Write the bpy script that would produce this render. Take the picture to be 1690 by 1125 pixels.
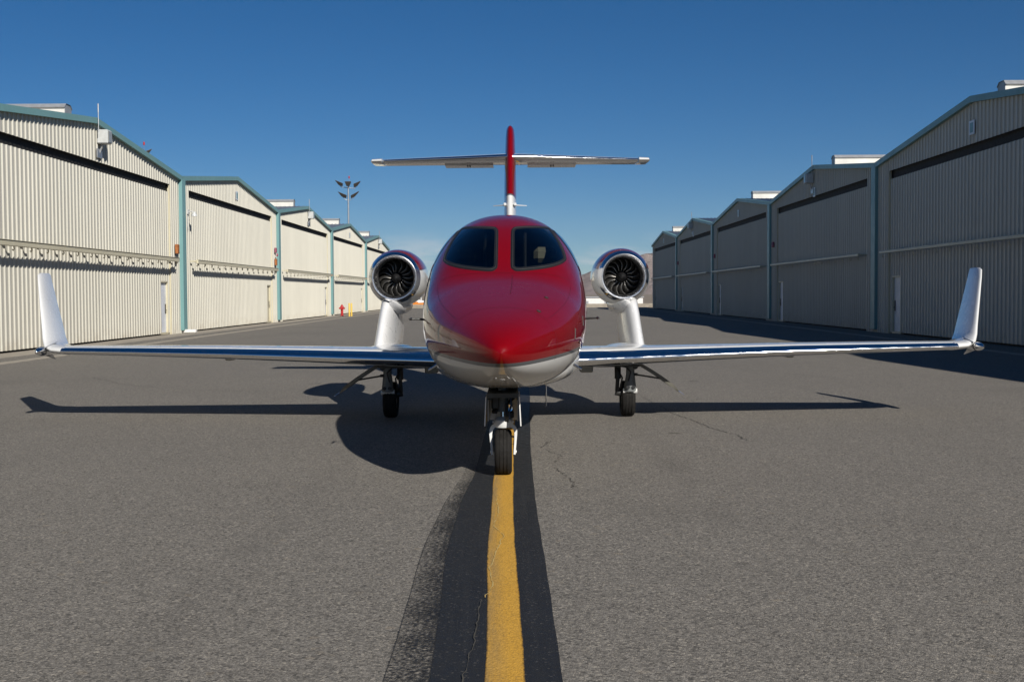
import bpy, math, random
from math import sin, cos, pi, radians, sqrt
from mathutils import Vector, Matrix
random.seed(7)
S = bpy.context.scene
COL = S.collection
for o in list(bpy.data.objects):
    bpy.data.objects.remove(o)

# ------------------------------------------------------------------ camera
CAM_H = 1.61
PITCH, ROLL, YAW = math.atan(77.3 / 2000.0), radians(0.325), 0.006
cam = bpy.data.cameras.new('camera')
cam.sensor_fit = 'HORIZONTAL'; cam.sensor_width = 36.0
cam.lens = 36.0 * 2000.0 / 1690.0
cam.clip_start = 0.05; cam.clip_end = 40000
camo = bpy.data.objects.new('camera', cam); COL.objects.link(camo)
fw = Vector((0, cos(PITCH), -sin(PITCH))); up = Vector((0, sin(PITCH), cos(PITCH))); rt = Vector((1, 0, 0))
rt2 = rt * cos(ROLL) - up * sin(ROLL); up2 = up * cos(ROLL) + rt * sin(ROLL)
RZ = Matrix.Rotation(YAW, 3, 'Z')
rt2, up2, fw = RZ @ rt2, RZ @ up2, RZ @ fw
m3 = Matrix((rt2, up2, -fw)).transposed()
camo.matrix_world = Matrix.Translation((0, 0, CAM_H)) @ m3.to_4x4()
S.camera = camo

# ------------------------------------------------------------------ sun and sky
SUN_DIR = Vector((0.75, -1.46, 1.0)).normalized()      # towards the sun
SUN_EL = math.asin(SUN_DIR.z)
SUN_AZ = math.atan2(SUN_DIR.x, SUN_DIR.y)               # clockwise from +Y
sl = bpy.data.lights.new('sun', 'SUN'); sl.energy = 5.0; sl.angle = radians(0.53); sl.color = (1.0, 0.955, 0.88)
so = bpy.data.objects.new('sun', sl); COL.objects.link(so)
so.rotation_euler = SUN_DIR.to_track_quat('Z', 'Y').to_euler()
so.location = (0, 0, 60)

world = bpy.data.worlds.new('World'); S.world = world; world.use_nodes = True
wn, wl = world.node_tree.nodes, world.node_tree.links
wn.clear()
wout = wn.new('ShaderNodeOutputWorld'); wbg = wn.new('ShaderNodeBackground')
sky = wn.new('ShaderNodeTexSky'); sky.sky_type = 'NISHITA'; sky.sun_disc = False
sky.sun_elevation = SUN_EL; sky.sun_rotation = SUN_AZ
sky.altitude = 2500; sky.air_density = 1.0; sky.dust_density = 0.0; sky.ozone_density = 6.0
wbg.inputs['Strength'].default_value = 0.05
# faint cumulus banks low over the horizon, all round
tc = wn.new('ShaderNodeTexCoord'); sep = wn.new('ShaderNodeSeparateXYZ')
wl.new(tc.outputs['Generated'], sep.inputs[0])
mp = wn.new('ShaderNodeMapping'); mp.inputs['Scale'].default_value = (11, 11, 44)
mp.inputs['Location'].default_value = (1.3, 2.2, 0.4)
wl.new(tc.outputs['Generated'], mp.inputs[0])
nz = wn.new('ShaderNodeTexNoise'); nz.inputs['Scale'].default_value = 1.0; nz.inputs['Detail'].default_value = 7; nz.inputs['Roughness'].default_value = 0.58
wl.new(mp.outputs[0], nz.inputs['Vector'])
r1 = wn.new('ShaderNodeMapRange'); r1.inputs[1].default_value = 0.44; r1.inputs[2].default_value = 0.66; r1.interpolation_type = 'SMOOTHSTEP'
wl.new(nz.outputs['Fac'], r1.inputs[0])
r2 = wn.new('ShaderNodeMapRange'); r2.inputs[1].default_value = 0.058; r2.inputs[2].default_value = 0.022; r2.interpolation_type = 'SMOOTHSTEP'
wl.new(sep.outputs['Z'], r2.inputs[0])
cm = wn.new('ShaderNodeMath'); cm.operation = 'MULTIPLY'
wl.new(r1.outputs[0], cm.inputs[0]); wl.new(r2.outputs[0], cm.inputs[1])
cm2 = wn.new('ShaderNodeMath'); cm2.operation = 'MULTIPLY'; cm2.inputs[1].default_value = 0.72
wl.new(cm.outputs[0], cm2.inputs[0])
mx = wn.new('ShaderNodeMixRGB'); mx.inputs[2].default_value = (12.0, 11.8, 12.2, 1)
hs = wn.new('ShaderNodeHueSaturation'); hs.inputs['Saturation'].default_value = 1.22; hs.inputs['Value'].default_value = 1.0
wl.new(sky.outputs[0], hs.inputs['Color'])
wl.new(cm2.outputs[0], mx.inputs[0]); wl.new(hs.outputs[0], mx.inputs[1])
wl.new(mx.outputs[0], wbg.inputs['Color']); wl.new(wbg.outputs[0], wout.inputs[0])

S.view_settings.view_transform = 'Standard'; S.view_settings.look = 'None'
S.view_settings.exposure = 0.13; S.view_settings.gamma = 1.0; S.view_settings.use_curve_mapping = False
S.render.engine = 'CYCLES'
S.cycles.max_bounces = 8; S.cycles.glossy_bounces = 5; S.cycles.transparent_max_bounces = 10
S.cycles.caustics_reflective = False; S.cycles.caustics_refractive = False

# ------------------------------------------------------------------ materials
class NT:
    """small node-tree helper"""
    def __init__(s, name):
        s.m = bpy.data.materials.new(name); s.m.use_nodes = True
        s.n, s.l = s.m.node_tree.nodes, s.m.node_tree.links
        s.p = s.n['Principled BSDF']; s.out = s.n['Material Output']
        s.co = s.n.new('ShaderNodeTexCoord')
    def set(s, **k):
        names = dict(rough='Roughness', metal='Metallic', coat='Coat Weight', coatr='Coat Roughness', spec='Specular IOR Level', alpha='Alpha', ior='IOR', trans='Transmission Weight')
        for a, v in k.items():
            if a == 'col': s.p.inputs['Base Color'].default_value = (*v, 1)
            else: s.p.inputs[names[a]].default_value = v
        return s
    def link(s, a, b): s.l.new(a, b)
    def sock(s, v, inp):
        if hasattr(v, 'is_output'): s.l.new(v, inp)
        elif isinstance(v, (tuple, list)) and len(v) == 3 and len(inp.default_value) == 4: inp.default_value = (*v, 1)
        else: inp.default_value = v
    def math(s, op, a, b=0.0, c=0.0, clamp=False):
        n = s.n.new('ShaderNodeMath'); n.operation = op; n.use_clamp = clamp
        for i, v in enumerate((a, b, c)): s.sock(v, n.inputs[i])
        return n.outputs[0]
    def mix(s, f, a, b, blend='MIX'):
        n = s.n.new('ShaderNodeMixRGB'); n.blend_type = blend
        s.sock(f, n.inputs[0]); s.sock(a, n.inputs[1]); s.sock(b, n.inputs[2]); return n.outputs[0]
    def noise(s, scale, detail=4, rough=0.55, vec=None, out='Fac'):
        n = s.n.new('ShaderNodeTexNoise'); n.inputs['Scale'].default_value = scale; n.inputs['Detail'].default_value = detail; n.inputs['Roughness'].default_value = rough
        s.l.new(vec if vec else s.co.outputs['Object'], n.inputs['Vector']); return n.outputs[out]
    def vor(s, scale, vec=None, out='Color', feature='F1'):
        n = s.n.new('ShaderNodeTexVoronoi'); n.inputs['Scale'].default_value = scale; n.feature = feature
        s.l.new(vec if vec else s.co.outputs['Object'], n.inputs['Vector']); return n.outputs[out]
    def mapv(s, scale=(1, 1, 1), loc=(0, 0, 0), vec=None):
        n = s.n.new('ShaderNodeMapping'); n.inputs['Scale'].default_value = scale; n.inputs['Location'].default_value = loc
        s.l.new(vec if vec else s.co.outputs['Object'], n.inputs[0]); return n.outputs[0]
    def rng(s, v, a, b, c=0.0, d=1.0, smooth=False):
        n = s.n.new('ShaderNodeMapRange')
        if smooth: n.interpolation_type = 'SMOOTHSTEP'
        s.sock(v, n.inputs[0])
        for i, q in enumerate((a, b, c, d)): s.sock(q, n.inputs[i + 1])
        return n.outputs[0]
    def xyz(s, vec=None):
        n = s.n.new('ShaderNodeSeparateXYZ'); s.l.new(vec if vec else s.co.outputs['Object'], n.inputs[0]); return n.outputs
    def base(s, v): s.sock(v, s.p.inputs['Base Color']); return s
    def rough(s, v): s.sock(v, s.p.inputs['Roughness']); return s
    def bump(s, h, strength=0.3, dist=0.01):
        n = s.n.new('ShaderNodeBump'); n.inputs['Strength'].default_value = strength; n.inputs['Distance'].default_value = dist
        s.l.new(h, n.inputs['Height']); s.l.new(n.outputs[0], s.p.inputs['Normal']); return s

def plain(name, col, rough=0.5, metal=0.0, var=0.12, nscale=6.0, **k):
    t = NT(name).set(rough=rough, metal=metal, **k)
    f = t.noise(nscale, 5)
    t.base(t.mix(t.rng(f, 0.3, 0.7), tuple(c * (1 - var) for c in col), tuple(min(1, c * (1 + var)) for c in col)))
    t.rough(t.rng(t.noise(nscale * 3, 3), 0.3, 0.7, max(0.0, rough * 0.85), min(1, rough * 1.15)))
    return t.m

M = {}
# asphalt with visible aggregate
def asphalt():
    t = NT('asphalt').set(spec=0.25)
    a1 = t.xyz(t.vor(140.0)); a2 = t.xyz(t.vor(66.0)); a3 = t.xyz(t.vor(24.0))
    base = t.mix(t.noise(0.35, 6, 0.6), (0.160, 0.147, 0.128), (0.212, 0.195, 0.170))
    base = t.mix(t.rng(t.noise(0.05, 4), 0.35, 0.7), base, (0.168, 0.155, 0.138))
    base = t.mix(t.rng(t.noise(2.2, 5, 0.7), 0.52, 0.78, 0.0, 0.30), base, (0.135, 0.122, 0.105))
    st = t.math('MULTIPLY_ADD', a1[0], 0.80, 0.58)                   # light / dark stones
    st2 = t.math('MULTIPLY_ADD', a2[1], 0.50, 0.74)
    c = t.mix(1.0, base, t.math('MULTIPLY', st, st2), 'MULTIPLY')
    c = t.mix(t.rng(a1[1], 0.90, 0.97, 0.0, 0.62), c, (0.42, 0.37, 0.30))     # pale chips
    c = t.mix(t.rng(a2[0], 0.955, 0.975, 0.0, 0.6), c, (0.40, 0.36, 0.30))
    c = t.mix(t.rng(a3[2], 0.992, 0.997, 0.0, 0.16), c, (0.34, 0.26, 0.16))
    c = t.mix(t.rng(a2[2], 0.90, 0.95, 0.0, 0.65), c, (0.055, 0.052, 0.048))
    # faint long streaks of traffic and old sweeps
    sv = t.mapv((0.55, 0.035, 1), (4, 2, 0))
    c = t.mix(t.rng(t.noise(1.0, 5, 0.6, sv), 0.55, 0.75, 0, 0.22), c, (0.12, 0.11, 0.098))
    sv2 = t.mapv((0.10, 1.3, 1), (1, 7, 0))
    c = t.mix(t.rng(t.noise(1.0, 4, 0.6, sv2), 0.60, 0.76, 0, 0.22), c, (0.23, 0.205, 0.17))
    # soft darker patches and the faint paired tracks left by tyres
    c = t.mix(t.rng(t.noise(0.16, 5, 0.62), 0.55, 0.72, 0, 0.30), c, (0.105, 0.097, 0.086))
    gx = t.xyz()[0]
    trk = t.math('MAXIMUM', t.rng(t.math('ABSOLUTE', t.math('ADD', gx, 1.71)), 0.06, 0.22, 1, 0, True), t.rng(t.math('ABSOLUTE', t.math('SUBTRACT', gx, 1.44)), 0.06, 0.22, 1, 0, True))
    c = t.mix(t.math('MULTIPLY', trk, t.rng(t.noise(0.5, 5, 0.65), 0.42, 0.7, 0, 0.32)), c, (0.09, 0.084, 0.076))
    # oil drips
    c = t.mix(t.math('MULTIPLY', t.rng(t.vor(0.42, out='Distance'), 0.055, 0.03, 0, 0.8), t.rng(t.noise(9, 3), 0.42, 0.55)), c, (0.028, 0.024, 0.017))
    t.base(c); t.rough(t.rng(a1[2], 0, 1, 0.78, 0.98))
    h = t.math('ADD', t.math('MULTIPLY', t.vor(140.0, out='Distance'), -1.0), t.math('MULTIPLY', t.noise(30, 3), 0.8))
    t.bump(h, 0.55, 0.006)
    return t.m
M['asphalt'] = asphalt()

def sealcoat():
    # black sealer ribbon: u across (0..1 main body, <0 = worn skirt), v = metres along
    t = NT('sealcoat').set(spec=0.3)
    uv = t.n.new('ShaderNodeUVMap').outputs[0]
    x = t.xyz(uv)
    col = t.mix(t.noise(1.3, 6, 0.65), (0.013, 0.014, 0.016), (0.024, 0.025, 0.027))
    stv = t.mapv((14, 0.7, 1), (0, 0, 0), uv)
    col = t.mix(t.rng(t.noise(1.0, 4, 0.6, stv), 0.5, 0.8, 0, 0.5), col, (0.034, 0.034, 0.034))
    grit = t.xyz(t.vor(100.0))[0]
    col = t.mix(t.rng(grit, 0.955, 0.99, 0, 0.35), col, (0.16, 0.145, 0.125))
    t.base(col); t.rough(t.rng(t.noise(18, 4), 0.3, 0.7, 0.52, 0.75))
    edge = t.math('ADD', x[0], t.math('MULTIPLY', t.math('SUBTRACT', t.noise(9, 6, 0.7), 0.5), 0.035))
    body = t.rng(edge, -0.012, 0.012)
    sk = t.mapv((40, 70, 1), (0, 0, 0))
    worn = t.math('ADD', t.math('MULTIPLY', t.noise(1.0, 4, 0.75, sk), 0.8), t.math('MULTIPLY', t.noise(2.2, 4, 0.6), 0.16))
    skirt = t.math('MULTIPLY', t.rng(t.math('ADD', worn, t.math('MULTIPLY', x[0], 0.07)), 0.41, 0.50), 0.85)
    line = t.rng(t.math('ABSOLUTE', t.math('ADD', x[0], 0.985)), 0.004, 0.016, 0.75, 0.0)
    fade = t.rng(x[1], 12.4, 9.6)
    sk_a = t.math('MULTIPLY', t.math('MAXIMUM', skirt, line), fade)
    t.l.new(t.math('MAXIMUM', body, sk_a), t.p.inputs['Alpha'])
    t.bump(t.vor(100.0, out='Distance'), 0.35, 0.004)
    return t.m
M['sealcoat'] = sealcoat()

def yellow():
    t = NT('yellow_line_paint').set(spec=0.3)
    uv = t.n.new('ShaderNodeUVMap').outputs[0]; x = t.xyz(uv)
    c = t.mix(t.noise(3, 6, 0.65), (0.52, 0.275, 0.034), (0.60, 0.335, 0.054))
    dv = t.mapv((3.0, 0.8, 1), (0, 0, 0), uv)
    dirty = t.math('MULTIPLY', t.rng(x[0], 0.62, 0.12), t.rng(t.noise(1.0, 6, 0.65, dv), 0.3, 0.62))
    c = t.mix(t.math('MULTIPLY', dirty, 0.68), c, (0.22, 0.165, 0.09))
    g = t.xyz(t.vor(110.0))
    c = t.mix(1.0, c, t.math('MULTIPLY_ADD', g[0], 0.34, 0.82), 'MULTIPLY')
    c = t.mix(t.rng(g[1], 0.93, 0.98, 0, 0.4), c, (0.09, 0.075, 0.05))
    t.base(c); t.set(rough=0.8)
    e = t.math('MINIMUM', x[0], t.math('SUBTRACT', 1.0, x[0]))
    e = t.math('ADD', e, t.math('MULTIPLY', t.math('SUBTRACT', t.noise(22, 5, 0.7), 0.5), 0.10))
    t.l.new(t.rng(e, -0.01, 0.05), t.p.inputs['Alpha'])
    t.bump(t.vor(100.0, out='Distance'), 0.45, 0.005)
    return t.m
M['yellow'] = yellow()
M['crack'] = plain('crack_fill', (0.035, 0.033, 0.03), 0.9)
M['chip_yellow'] = plain('raised_yellow_flake', (0.50, 0.36, 0.13), 0.8)
M['chip_dark'] = plain('dark_flake', (0.06, 0.055, 0.045), 0.9)
M['concrete'] = plain('concrete', (0.30, 0.265, 0.215), 0.9, nscale=2.0, var=0.2)
M['dirt'] = plain('desert_soil', (0.22, 0.175, 0.125), 0.95, nscale=0.05, var=0.25)

def cladding(name, col, dirt=0.28):
    t = NT(name).set(rough=0.42, spec=0.4)
    z = t.xyz()[2]
    c = t.mix(t.noise(0.9, 4), tuple(a * 0.94 for a in col), tuple(min(1, a * 1.05) for a in col))
    sv = t.mapv((7, 7, 0.25))
    c = t.mix(t.rng(t.noise(1.0, 5, 0.6, sv), 0.56, 0.85, 0, dirt), c, tuple(a * b for a, b in zip(col, (0.78, 0.74, 0.68))))
    low = t.math('MULTIPLY', t.rng(z, 0.55, 0.0), t.rng(t.noise(3.0, 5, 0.65), 0.42, 0.7))
    c = t.mix(t.math('MULTIPLY', low, 0.55), c, tuple(a * b for a, b in zip(col, (0.55, 0.46, 0.36))))
    # sheet-to-sheet tone differences
    cell = t.xyz(t.vor(1.0, vec=t.mapv((0.0, 1.094, 0.0)), out='Color'))[0]
    c = t.mix(1.0, c, t.math('MULTIPLY_ADD', cell, 0.07, 0.955), 'MULTIPLY')
    oi = t.n.new('ShaderNodeObjectInfo').outputs['Random']
    c = t.mix(1.0, c, t.math('MULTIPLY_ADD', oi, 0.09, 0.945), 'MULTIPLY')
    # thin rust runs that start at fasteners
    rv = t.mapv((3.2, 3.2, 0.11), (2.0, 0.7, 0.0))
    c = t.mix(t.math('MULTIPLY', t.rng(t.noise(1.0, 6, 0.7, rv), 0.70, 0.80), 0.30), c, tuple(a * b for a, b in zip(col, (0.72, 0.52, 0.34))))
    t.base(c); t.rough(t.rng(t.noise(3, 4), 0.3, 0.7, 0.34, 0.5))
    t.bump(t.noise(1.6, 2), 0.12, 0.03)
    return t.m
M['clad'] = cladding('cream_cladding', (0.53, 0.51, 0.44))
M['cream'] = cladding('cream_steel', (0.60, 0.55, 0.40), 0.5)
M['teal'] = cladding('teal_trim', (0.165, 0.315, 0.315), 0.3)
M['roof'] = plain('galvanised_roof', (0.22, 0.24, 0.27), 0.45, 0.5, nscale=0.8)
M['vent'] = plain('white_vent_sheet', (0.72, 0.70, 0.64), 0.5, nscale=1.2)
M['ventgrey'] = plain('grey_vent_cap', (0.34, 0.35, 0.36), 0.5, 0.3)
M['dark'] = plain('recess_shade', (0.012, 0.012, 0.012), 0.8)  # near-black stands for the shade inside the door gaps
M['walkdoor'] = plain('white_door_paint', (0.66, 0.69, 0.74), 0.4, nscale=2)
M['galv'] = plain('galvanised_steel', (0.42, 0.43, 0.44), 0.42, 0.75, nscale=4)
M['lampwhite'] = plain('white_lamp_housing', (0.52, 0.53, 0.52), 0.4)
M['orange'] = plain('rusty_orange_box', (0.34, 0.12, 0.035), 0.7, var=0.3)
M['purple'] = plain('faded_red_alarm', (0.30, 0.085, 0.12), 0.6)
M['lens'] = plain('lamp_lens', (0.30, 0.30, 0.28), 0.12, var=0.05)
M['fixture'] = plain('dark_bronze_fixture', (0.045, 0.038, 0.032), 0.5)
M['beacon'] = plain('red_beacon', (0.45, 0.03, 0.02), 0.3)
M['hydrant'] = plain('hydrant_red', (0.42, 0.018, 0.02), 0.42)
M['bollard'] = plain('bollard_yellow', (0.70, 0.47, 0.07), 0.5)
M['farwhite'] = plain('far_white_wall', (0.72, 0.70, 0.67), 0.7)
M['farorange'] = plain('far_orange_paint', (0.65, 0.22, 0.03), 0.6)

# aircraft materials
RED = (0.170, 0.0008, 0.0030)
def paint_split(name, kind):
    t = NT(name).set(rough=0.4, coat=1.0, coatr=0.012, spec=0.05)
    t.p.inputs['Coat IOR'].default_value = 1.37
    x = t.xyz()
    z = x[2]
    if kind == 'fuselage':
        s = x[1]
        b = t.math('MULTIPLY_ADD', s, 0.040, 1.076)
        b = t.math('ADD', b, t.math('MULTIPLY', t.math('POWER', t.math('MAXIMUM', t.math('SUBTRACT', s, 3.0), 0.0), 1.3), 0.34))
        d = t.math('SUBTRACT', z, b)
    elif kind == 'nacelle':
        d = t.math('SUBTRACT', t.math('ADD', z, t.math('MULTIPLY', x[1], -0.06)), 0.10)
    else:                                          # fin
        d = t.math('SUBTRACT', z, t.math('SUBTRACT', 3.285, t.math('MULTIPLY', t.math('SUBTRACT', x[1], 10.35), 0.22)))
    red = t.rng(d, -0.001, 0.001)
    band = t.rng(d, -0.032 if kind != 'nacelle' else -0.012, -0.030 if kind != 'nacelle' else -0.010)
    rc = t.mix(t.noise(3.0, 4), RED, tuple(a * 1.06 for a in RED))
    wc = t.mix(t.noise(2.0, 4), (0.60, 0.60, 0.585), (0.68, 0.68, 0.665))
    dust = t.math('MULTIPLY', t.rng(z, 1.1, 0.55), t.rng(t.noise(5, 5, 0.65), 0.4, 0.75))
    wc = t.mix(t.math('MULTIPLY', dust, 0.35 if kind == 'fuselage' else 0.0), wc, (0.36, 0.33, 0.28))
    c = t.mix(band, wc, (0.16, 0.17, 0.185))
    c = t.mix(red, c, rc)
    t.base(c)
    mt = t.math('MULTIPLY', band, t.math('SUBTRACT', 1.0, red)); t.l.new(t.math('MULTIPLY', mt, 0.6), t.p.inputs['Metallic'])
    t.rough(t.rng(t.noise(4, 4), 0.3, 0.7, 0.36, 0.46))
    return t.m
M['fus'] = paint_split('fuselage_paint', 'fuselage')
M['nac'] = paint_split('nacelle_paint', 'nacelle')
M['finp'] = paint_split('fin_paint', 'fin')
M['white'] = plain('white_aircraft_paint', (0.70, 0.70, 0.69), 0.26, 0.0, 0.05, 2.0, coat=1.0, coatr=0.03)
M['silver'] = plain('silver_aircraft_paint', (0.70, 0.70, 0.70), 0.30, 0.10, 0.06, 3.0, coat=0.8, coatr=0.06)
def chrome():
    t = NT('polished_aluminium').set(metal=1.0)
    f = t.noise(1.5, 5, 0.6)
    t.base(t.mix(f, (0.80, 0.80, 0.81), (0.90, 0.90, 0.905)))
    t.rough(t.rng(t.noise(6, 5, 0.65), 0.35, 0.75, 0.055, 0.16))
    t.bump(t.noise(2.5, 2), 0.05, 0.02)
    return t.m
M['chrome'] = chrome()
M['grey'] = plain('underside_grey_paint', (0.36, 0.355, 0.33), 0.4, nscale=3)
M['rubber'] = plain('tyre_rubber', (0.016, 0.015, 0.014), 0.85, nscale=14, var=0.3, spec=0.2)
M['rim'] = plain('wheel_rim', (0.5, 0.5, 0.5), 0.4, 0.4)
M['gearwhite'] = plain('gear_white_paint', (0.72, 0.72, 0.70), 0.38, nscale=9)
M['geargrey'] = plain('gear_grey_paint', (0.16, 0.17, 0.17), 0.5, nscale=12, var=0.25)
M['geardark'] = plain('gear_dark_metal', (0.045, 0.045, 0.043), 0.5, 0.3, nscale=12, var=0.3)
M['piston'] = plain('oleo_chrome', (0.75, 0.76, 0.8), 0.12, 1.0, 0.03)
M['bluehose'] = plain('blue_hose', (0.05, 0.09, 0.20), 0.45)
M['blade'] = plain('titanium_blade', (0.13, 0.125, 0.118), 0.36, 0.85, nscale=10)
M['duct'] = plain('inlet_duct', (0.10, 0.10, 0.10), 0.5, 0.4)
M['black'] = plain('black_rubber_seal', (0.008, 0.008, 0.009), 0.55)
M['trim'] = plain('window_retainer_metal', (0.13, 0.125, 0.11), 0.4, 0.6)
M['satin'] = plain('satin_aluminium', (0.62, 0.62, 0.63), 0.30, 1.0, 0.05)
M['doorshade'] = plain('gear_door_shaded', (0.13, 0.125, 0.105), 0.5)  # shade under the wing is put into this darker door colour
M['liner'] = plain('cockpit_liner', (0.030, 0.032, 0.034), 0.8)
M['seat'] = plain('cream_leather', (0.50, 0.43, 0.30), 0.6)
M['seatdark'] = plain('dark_seat_shell', (0.035, 0.035, 0.035), 0.6)
M['panelseam'] = plain('panel_seam', (0.055, 0.003, 0.006), 0.5)
def glass():
    t = NT('tinted_windshield')
    n, l = t.n, t.l
    tr = n.new('ShaderNodeBsdfTransparent'); tr.inputs[0].default_value = (0.34, 0.37, 0.37, 1)
    gl = n.new('ShaderNodeBsdfGlossy'); gl.inputs['Roughness'].default_value = 0.015; gl.inputs[0].default_value = (0.95, 0.97, 1, 1)
    fr = n.new('ShaderNodeFresnel'); fr.inputs['IOR'].default_value = 1.45
    mx = n.new('ShaderNodeMixShader')
    l.new(fr.outputs[0], mx.inputs[0]); l.new(tr.outputs[0], mx.inputs[1]); l.new(gl.outputs[0], mx.inputs[2])
    l.new(mx.outputs[0], t.out.inputs[0]); return t.m
M['glass'] = glass()
M['sideglass'] = NT('dark_side_glass').set(col=(0.012, 0.016, 0.02), rough=0.03, spec=0.8).m

# ------------------------------------------------------------------ mesh helpers
class MB:
    def __init__(s): s.v, s.f, s.uv = [], [], None
    def add(s, vs, fs):
        b = len(s.v); s.v += [tuple(v) for v in vs]; s.f += [tuple(i + b for i in f) for f in fs]; return s
    def box(s, x0, x1, y0, y1, z0, z1):
        vs = [(x0, y0, z0), (x1, y0, z0), (x1, y1, z0), (x0, y1, z0), (x0, y0, z1), (x1, y0, z1), (x1, y1, z1), (x0, y1, z1)]
        return s.add(vs, [(3, 2, 1, 0), (4, 5, 6, 7), (0, 1, 5, 4), (1, 2, 6, 5), (2, 3, 7, 6), (3, 0, 4, 7)])
    def bbox(s, x0, x1, y0, y1, z0, z1, b=0.01):
        """box with chamfered edges (convex hull of 24 points)"""
        if x0 > x1: x0, x1 = x1, x0
        if y0 > y1: y0, y1 = y1, y0
        r = []
        for zz, k in ((z0, b), (z0 + b, 0), (z1 - b, 0), (z1, b)):
            r.append([(x0 + b, y0 + k, zz), (x1 - b, y0 + k, zz), (x1 - k, y0 + b, zz), (x1 - k, y1 - b, zz), (x1 - b, y1 - k, zz), (x0 + b, y1 - k, zz), (x0 + k, y1 - b, zz), (x0 + k, y0 + b, zz)])
        return s.loft(r, True)
    def beam(s, p, q, w, h, upv=(0, 0, 1)):
        p, q = Vector(p), Vector(q); d = (q - p).normalized(); u = Vector(upv)
        if abs(d.dot(u)) > 0.98: u = Vector((1, 0, 0))
        a = d.cross(u).normalized() * w / 2; b = a.cross(d).normalized() * h / 2
        r = [[e + a + b, e - a + b, e - a - b, e + a - b] for e in (p, q)]
        return s.loft(r, True)
    def loft(s, rings, caps=False, close=True):
        n = len(rings[0]); vs = [p for r in rings for p in r]; fs = []
        for i in range(len(rings) - 1):
            for j in range(n if close else n - 1):
                k = (j + 1) % n
                fs.append((i * n + j, i * n + k, (i + 1) * n + k, (i + 1) * n + j))
        if caps:
            fs.append(tuple(range(n))[::-1]); fs.append(tuple((len(rings) - 1) * n + j for j in range(n)))
        return s.add(vs, fs)
    def tube(s, pts, r, n=12, caps=True):
        pts = [Vector(p) for p in pts]; rs = r if isinstance(r, (list, tuple)) else [r] * len(pts)
        rings = []; prev = None
        for i, p in enumerate(pts):
            d = (pts[min(i + 1, len(pts) - 1)] - pts[max(i - 1, 0)]).normalized()
            a = prev - d * prev.dot(d) if prev else d.cross(Vector((0, 0, 1)) if abs(d.z) < 0.9 else Vector((1, 0, 0)))
            a.normalize(); prev = a; b = d.cross(a)
            rings.append([p + (a * cos(2 * pi * j / n) + b * sin(2 * pi * j / n)) * rs[i] for j in range(n)])
        return s.loft(rings, caps)
    def rev(s, prof, o=(0, 0, 0), axis='y', n=48, caps=False):
        """revolve (radius, along) round an axis through o"""
        rings = []
        for r, h in prof:
            ring = []
            for j in range(n):
                a = 2 * pi * j / n; c, q = r * cos(a), r * sin(a)
                ring.append({'y': (o[0] + c, o[1] + h, o[2] + q), 'z': (o[0] + c, o[1] + q, o[2] + h), 'x': (o[0] + h, o[1] + c, o[2] + q)}[axis])
            rings.append(ring)
        return s.loft(rings, caps)
    def build(s, name, mat, parent=None, loc=None, smooth=False, angle=35):
        me = bpy.data.meshes.new(name); me.from_pydata(s.v, [], s.f); me.update()
        import bmesh
        bm = bmesh.new(); bm.from_mesh(me); bmesh.ops.recalc_face_normals(bm, faces=bm.faces); bm.to_mesh(me); bm.free()
        if s.uv:
            ul = me.uv_layers.new(name='UVMap')
            for lp in me.loops: ul.data[lp.index].uv = s.uv[lp.vertex_index]
        if smooth:
            for p in me.polygons: p.use_smooth = True
            me.set_sharp_from_angle(angle=radians(angle))
        if mat: me.materials.append(M[mat] if isinstance(mat, str) else mat)
        o = bpy.data.objects.new(name, me); COL.objects.link(o)
        if parent: o.parent = parent
        if loc: o.location = loc
        return o

def empty(name, loc, rz=0.0):
    o = bpy.data.objects.new(name, None); COL.objects.link(o); o.location = loc; o.rotation_euler = (0, 0, rz); o.empty_display_size = 0.3
    return o
def tag(o, label, cat, group=None):
    o['label'] = label; o['category'] = cat
    if group: o['group'] = group
    return o
def struct(o, kind='structure'): o['kind'] = kind; return o
def use(src, parent, loc=None, rot=None):
    """another object on the same mesh data"""
    o = src.copy(); COL.objects.link(o); o.parent = parent
    if loc is not None: o.location = loc
    if rot is not None: o.rotation_euler = rot
    return o

# ------------------------------------------------------------------ ground
b = MB()
xs = [-9000, -3000, -900, -300, -120, -60, -35, -15, 0, 15, 35, 60, 120, 300, 900, 3000, 9000]
ys = [-400, -150, -60, 0, 60, 120, 146, 170, 200, 260, 400, 700, 1500, 3500, 6000, 12000]
def gz(y): return -0.05 if y <= 146 else (-0.05 - 1.65 * min(1, (y - 146) / 114.0))
g = [[(x, y, gz(y)) for x in xs] for y in ys]
b.loft(g, False, False)
struct(b.build('desert_ground', 'dirt'))
b = MB(); b.add([(-14.9, -60, 0), (14.7, -60, 0), (14.7, 142, 0), (-14.9, 142, 0)], [(0, 1, 2, 3)])
apron = struct(b.build('asphalt_taxiway', 'asphalt'))

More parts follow.
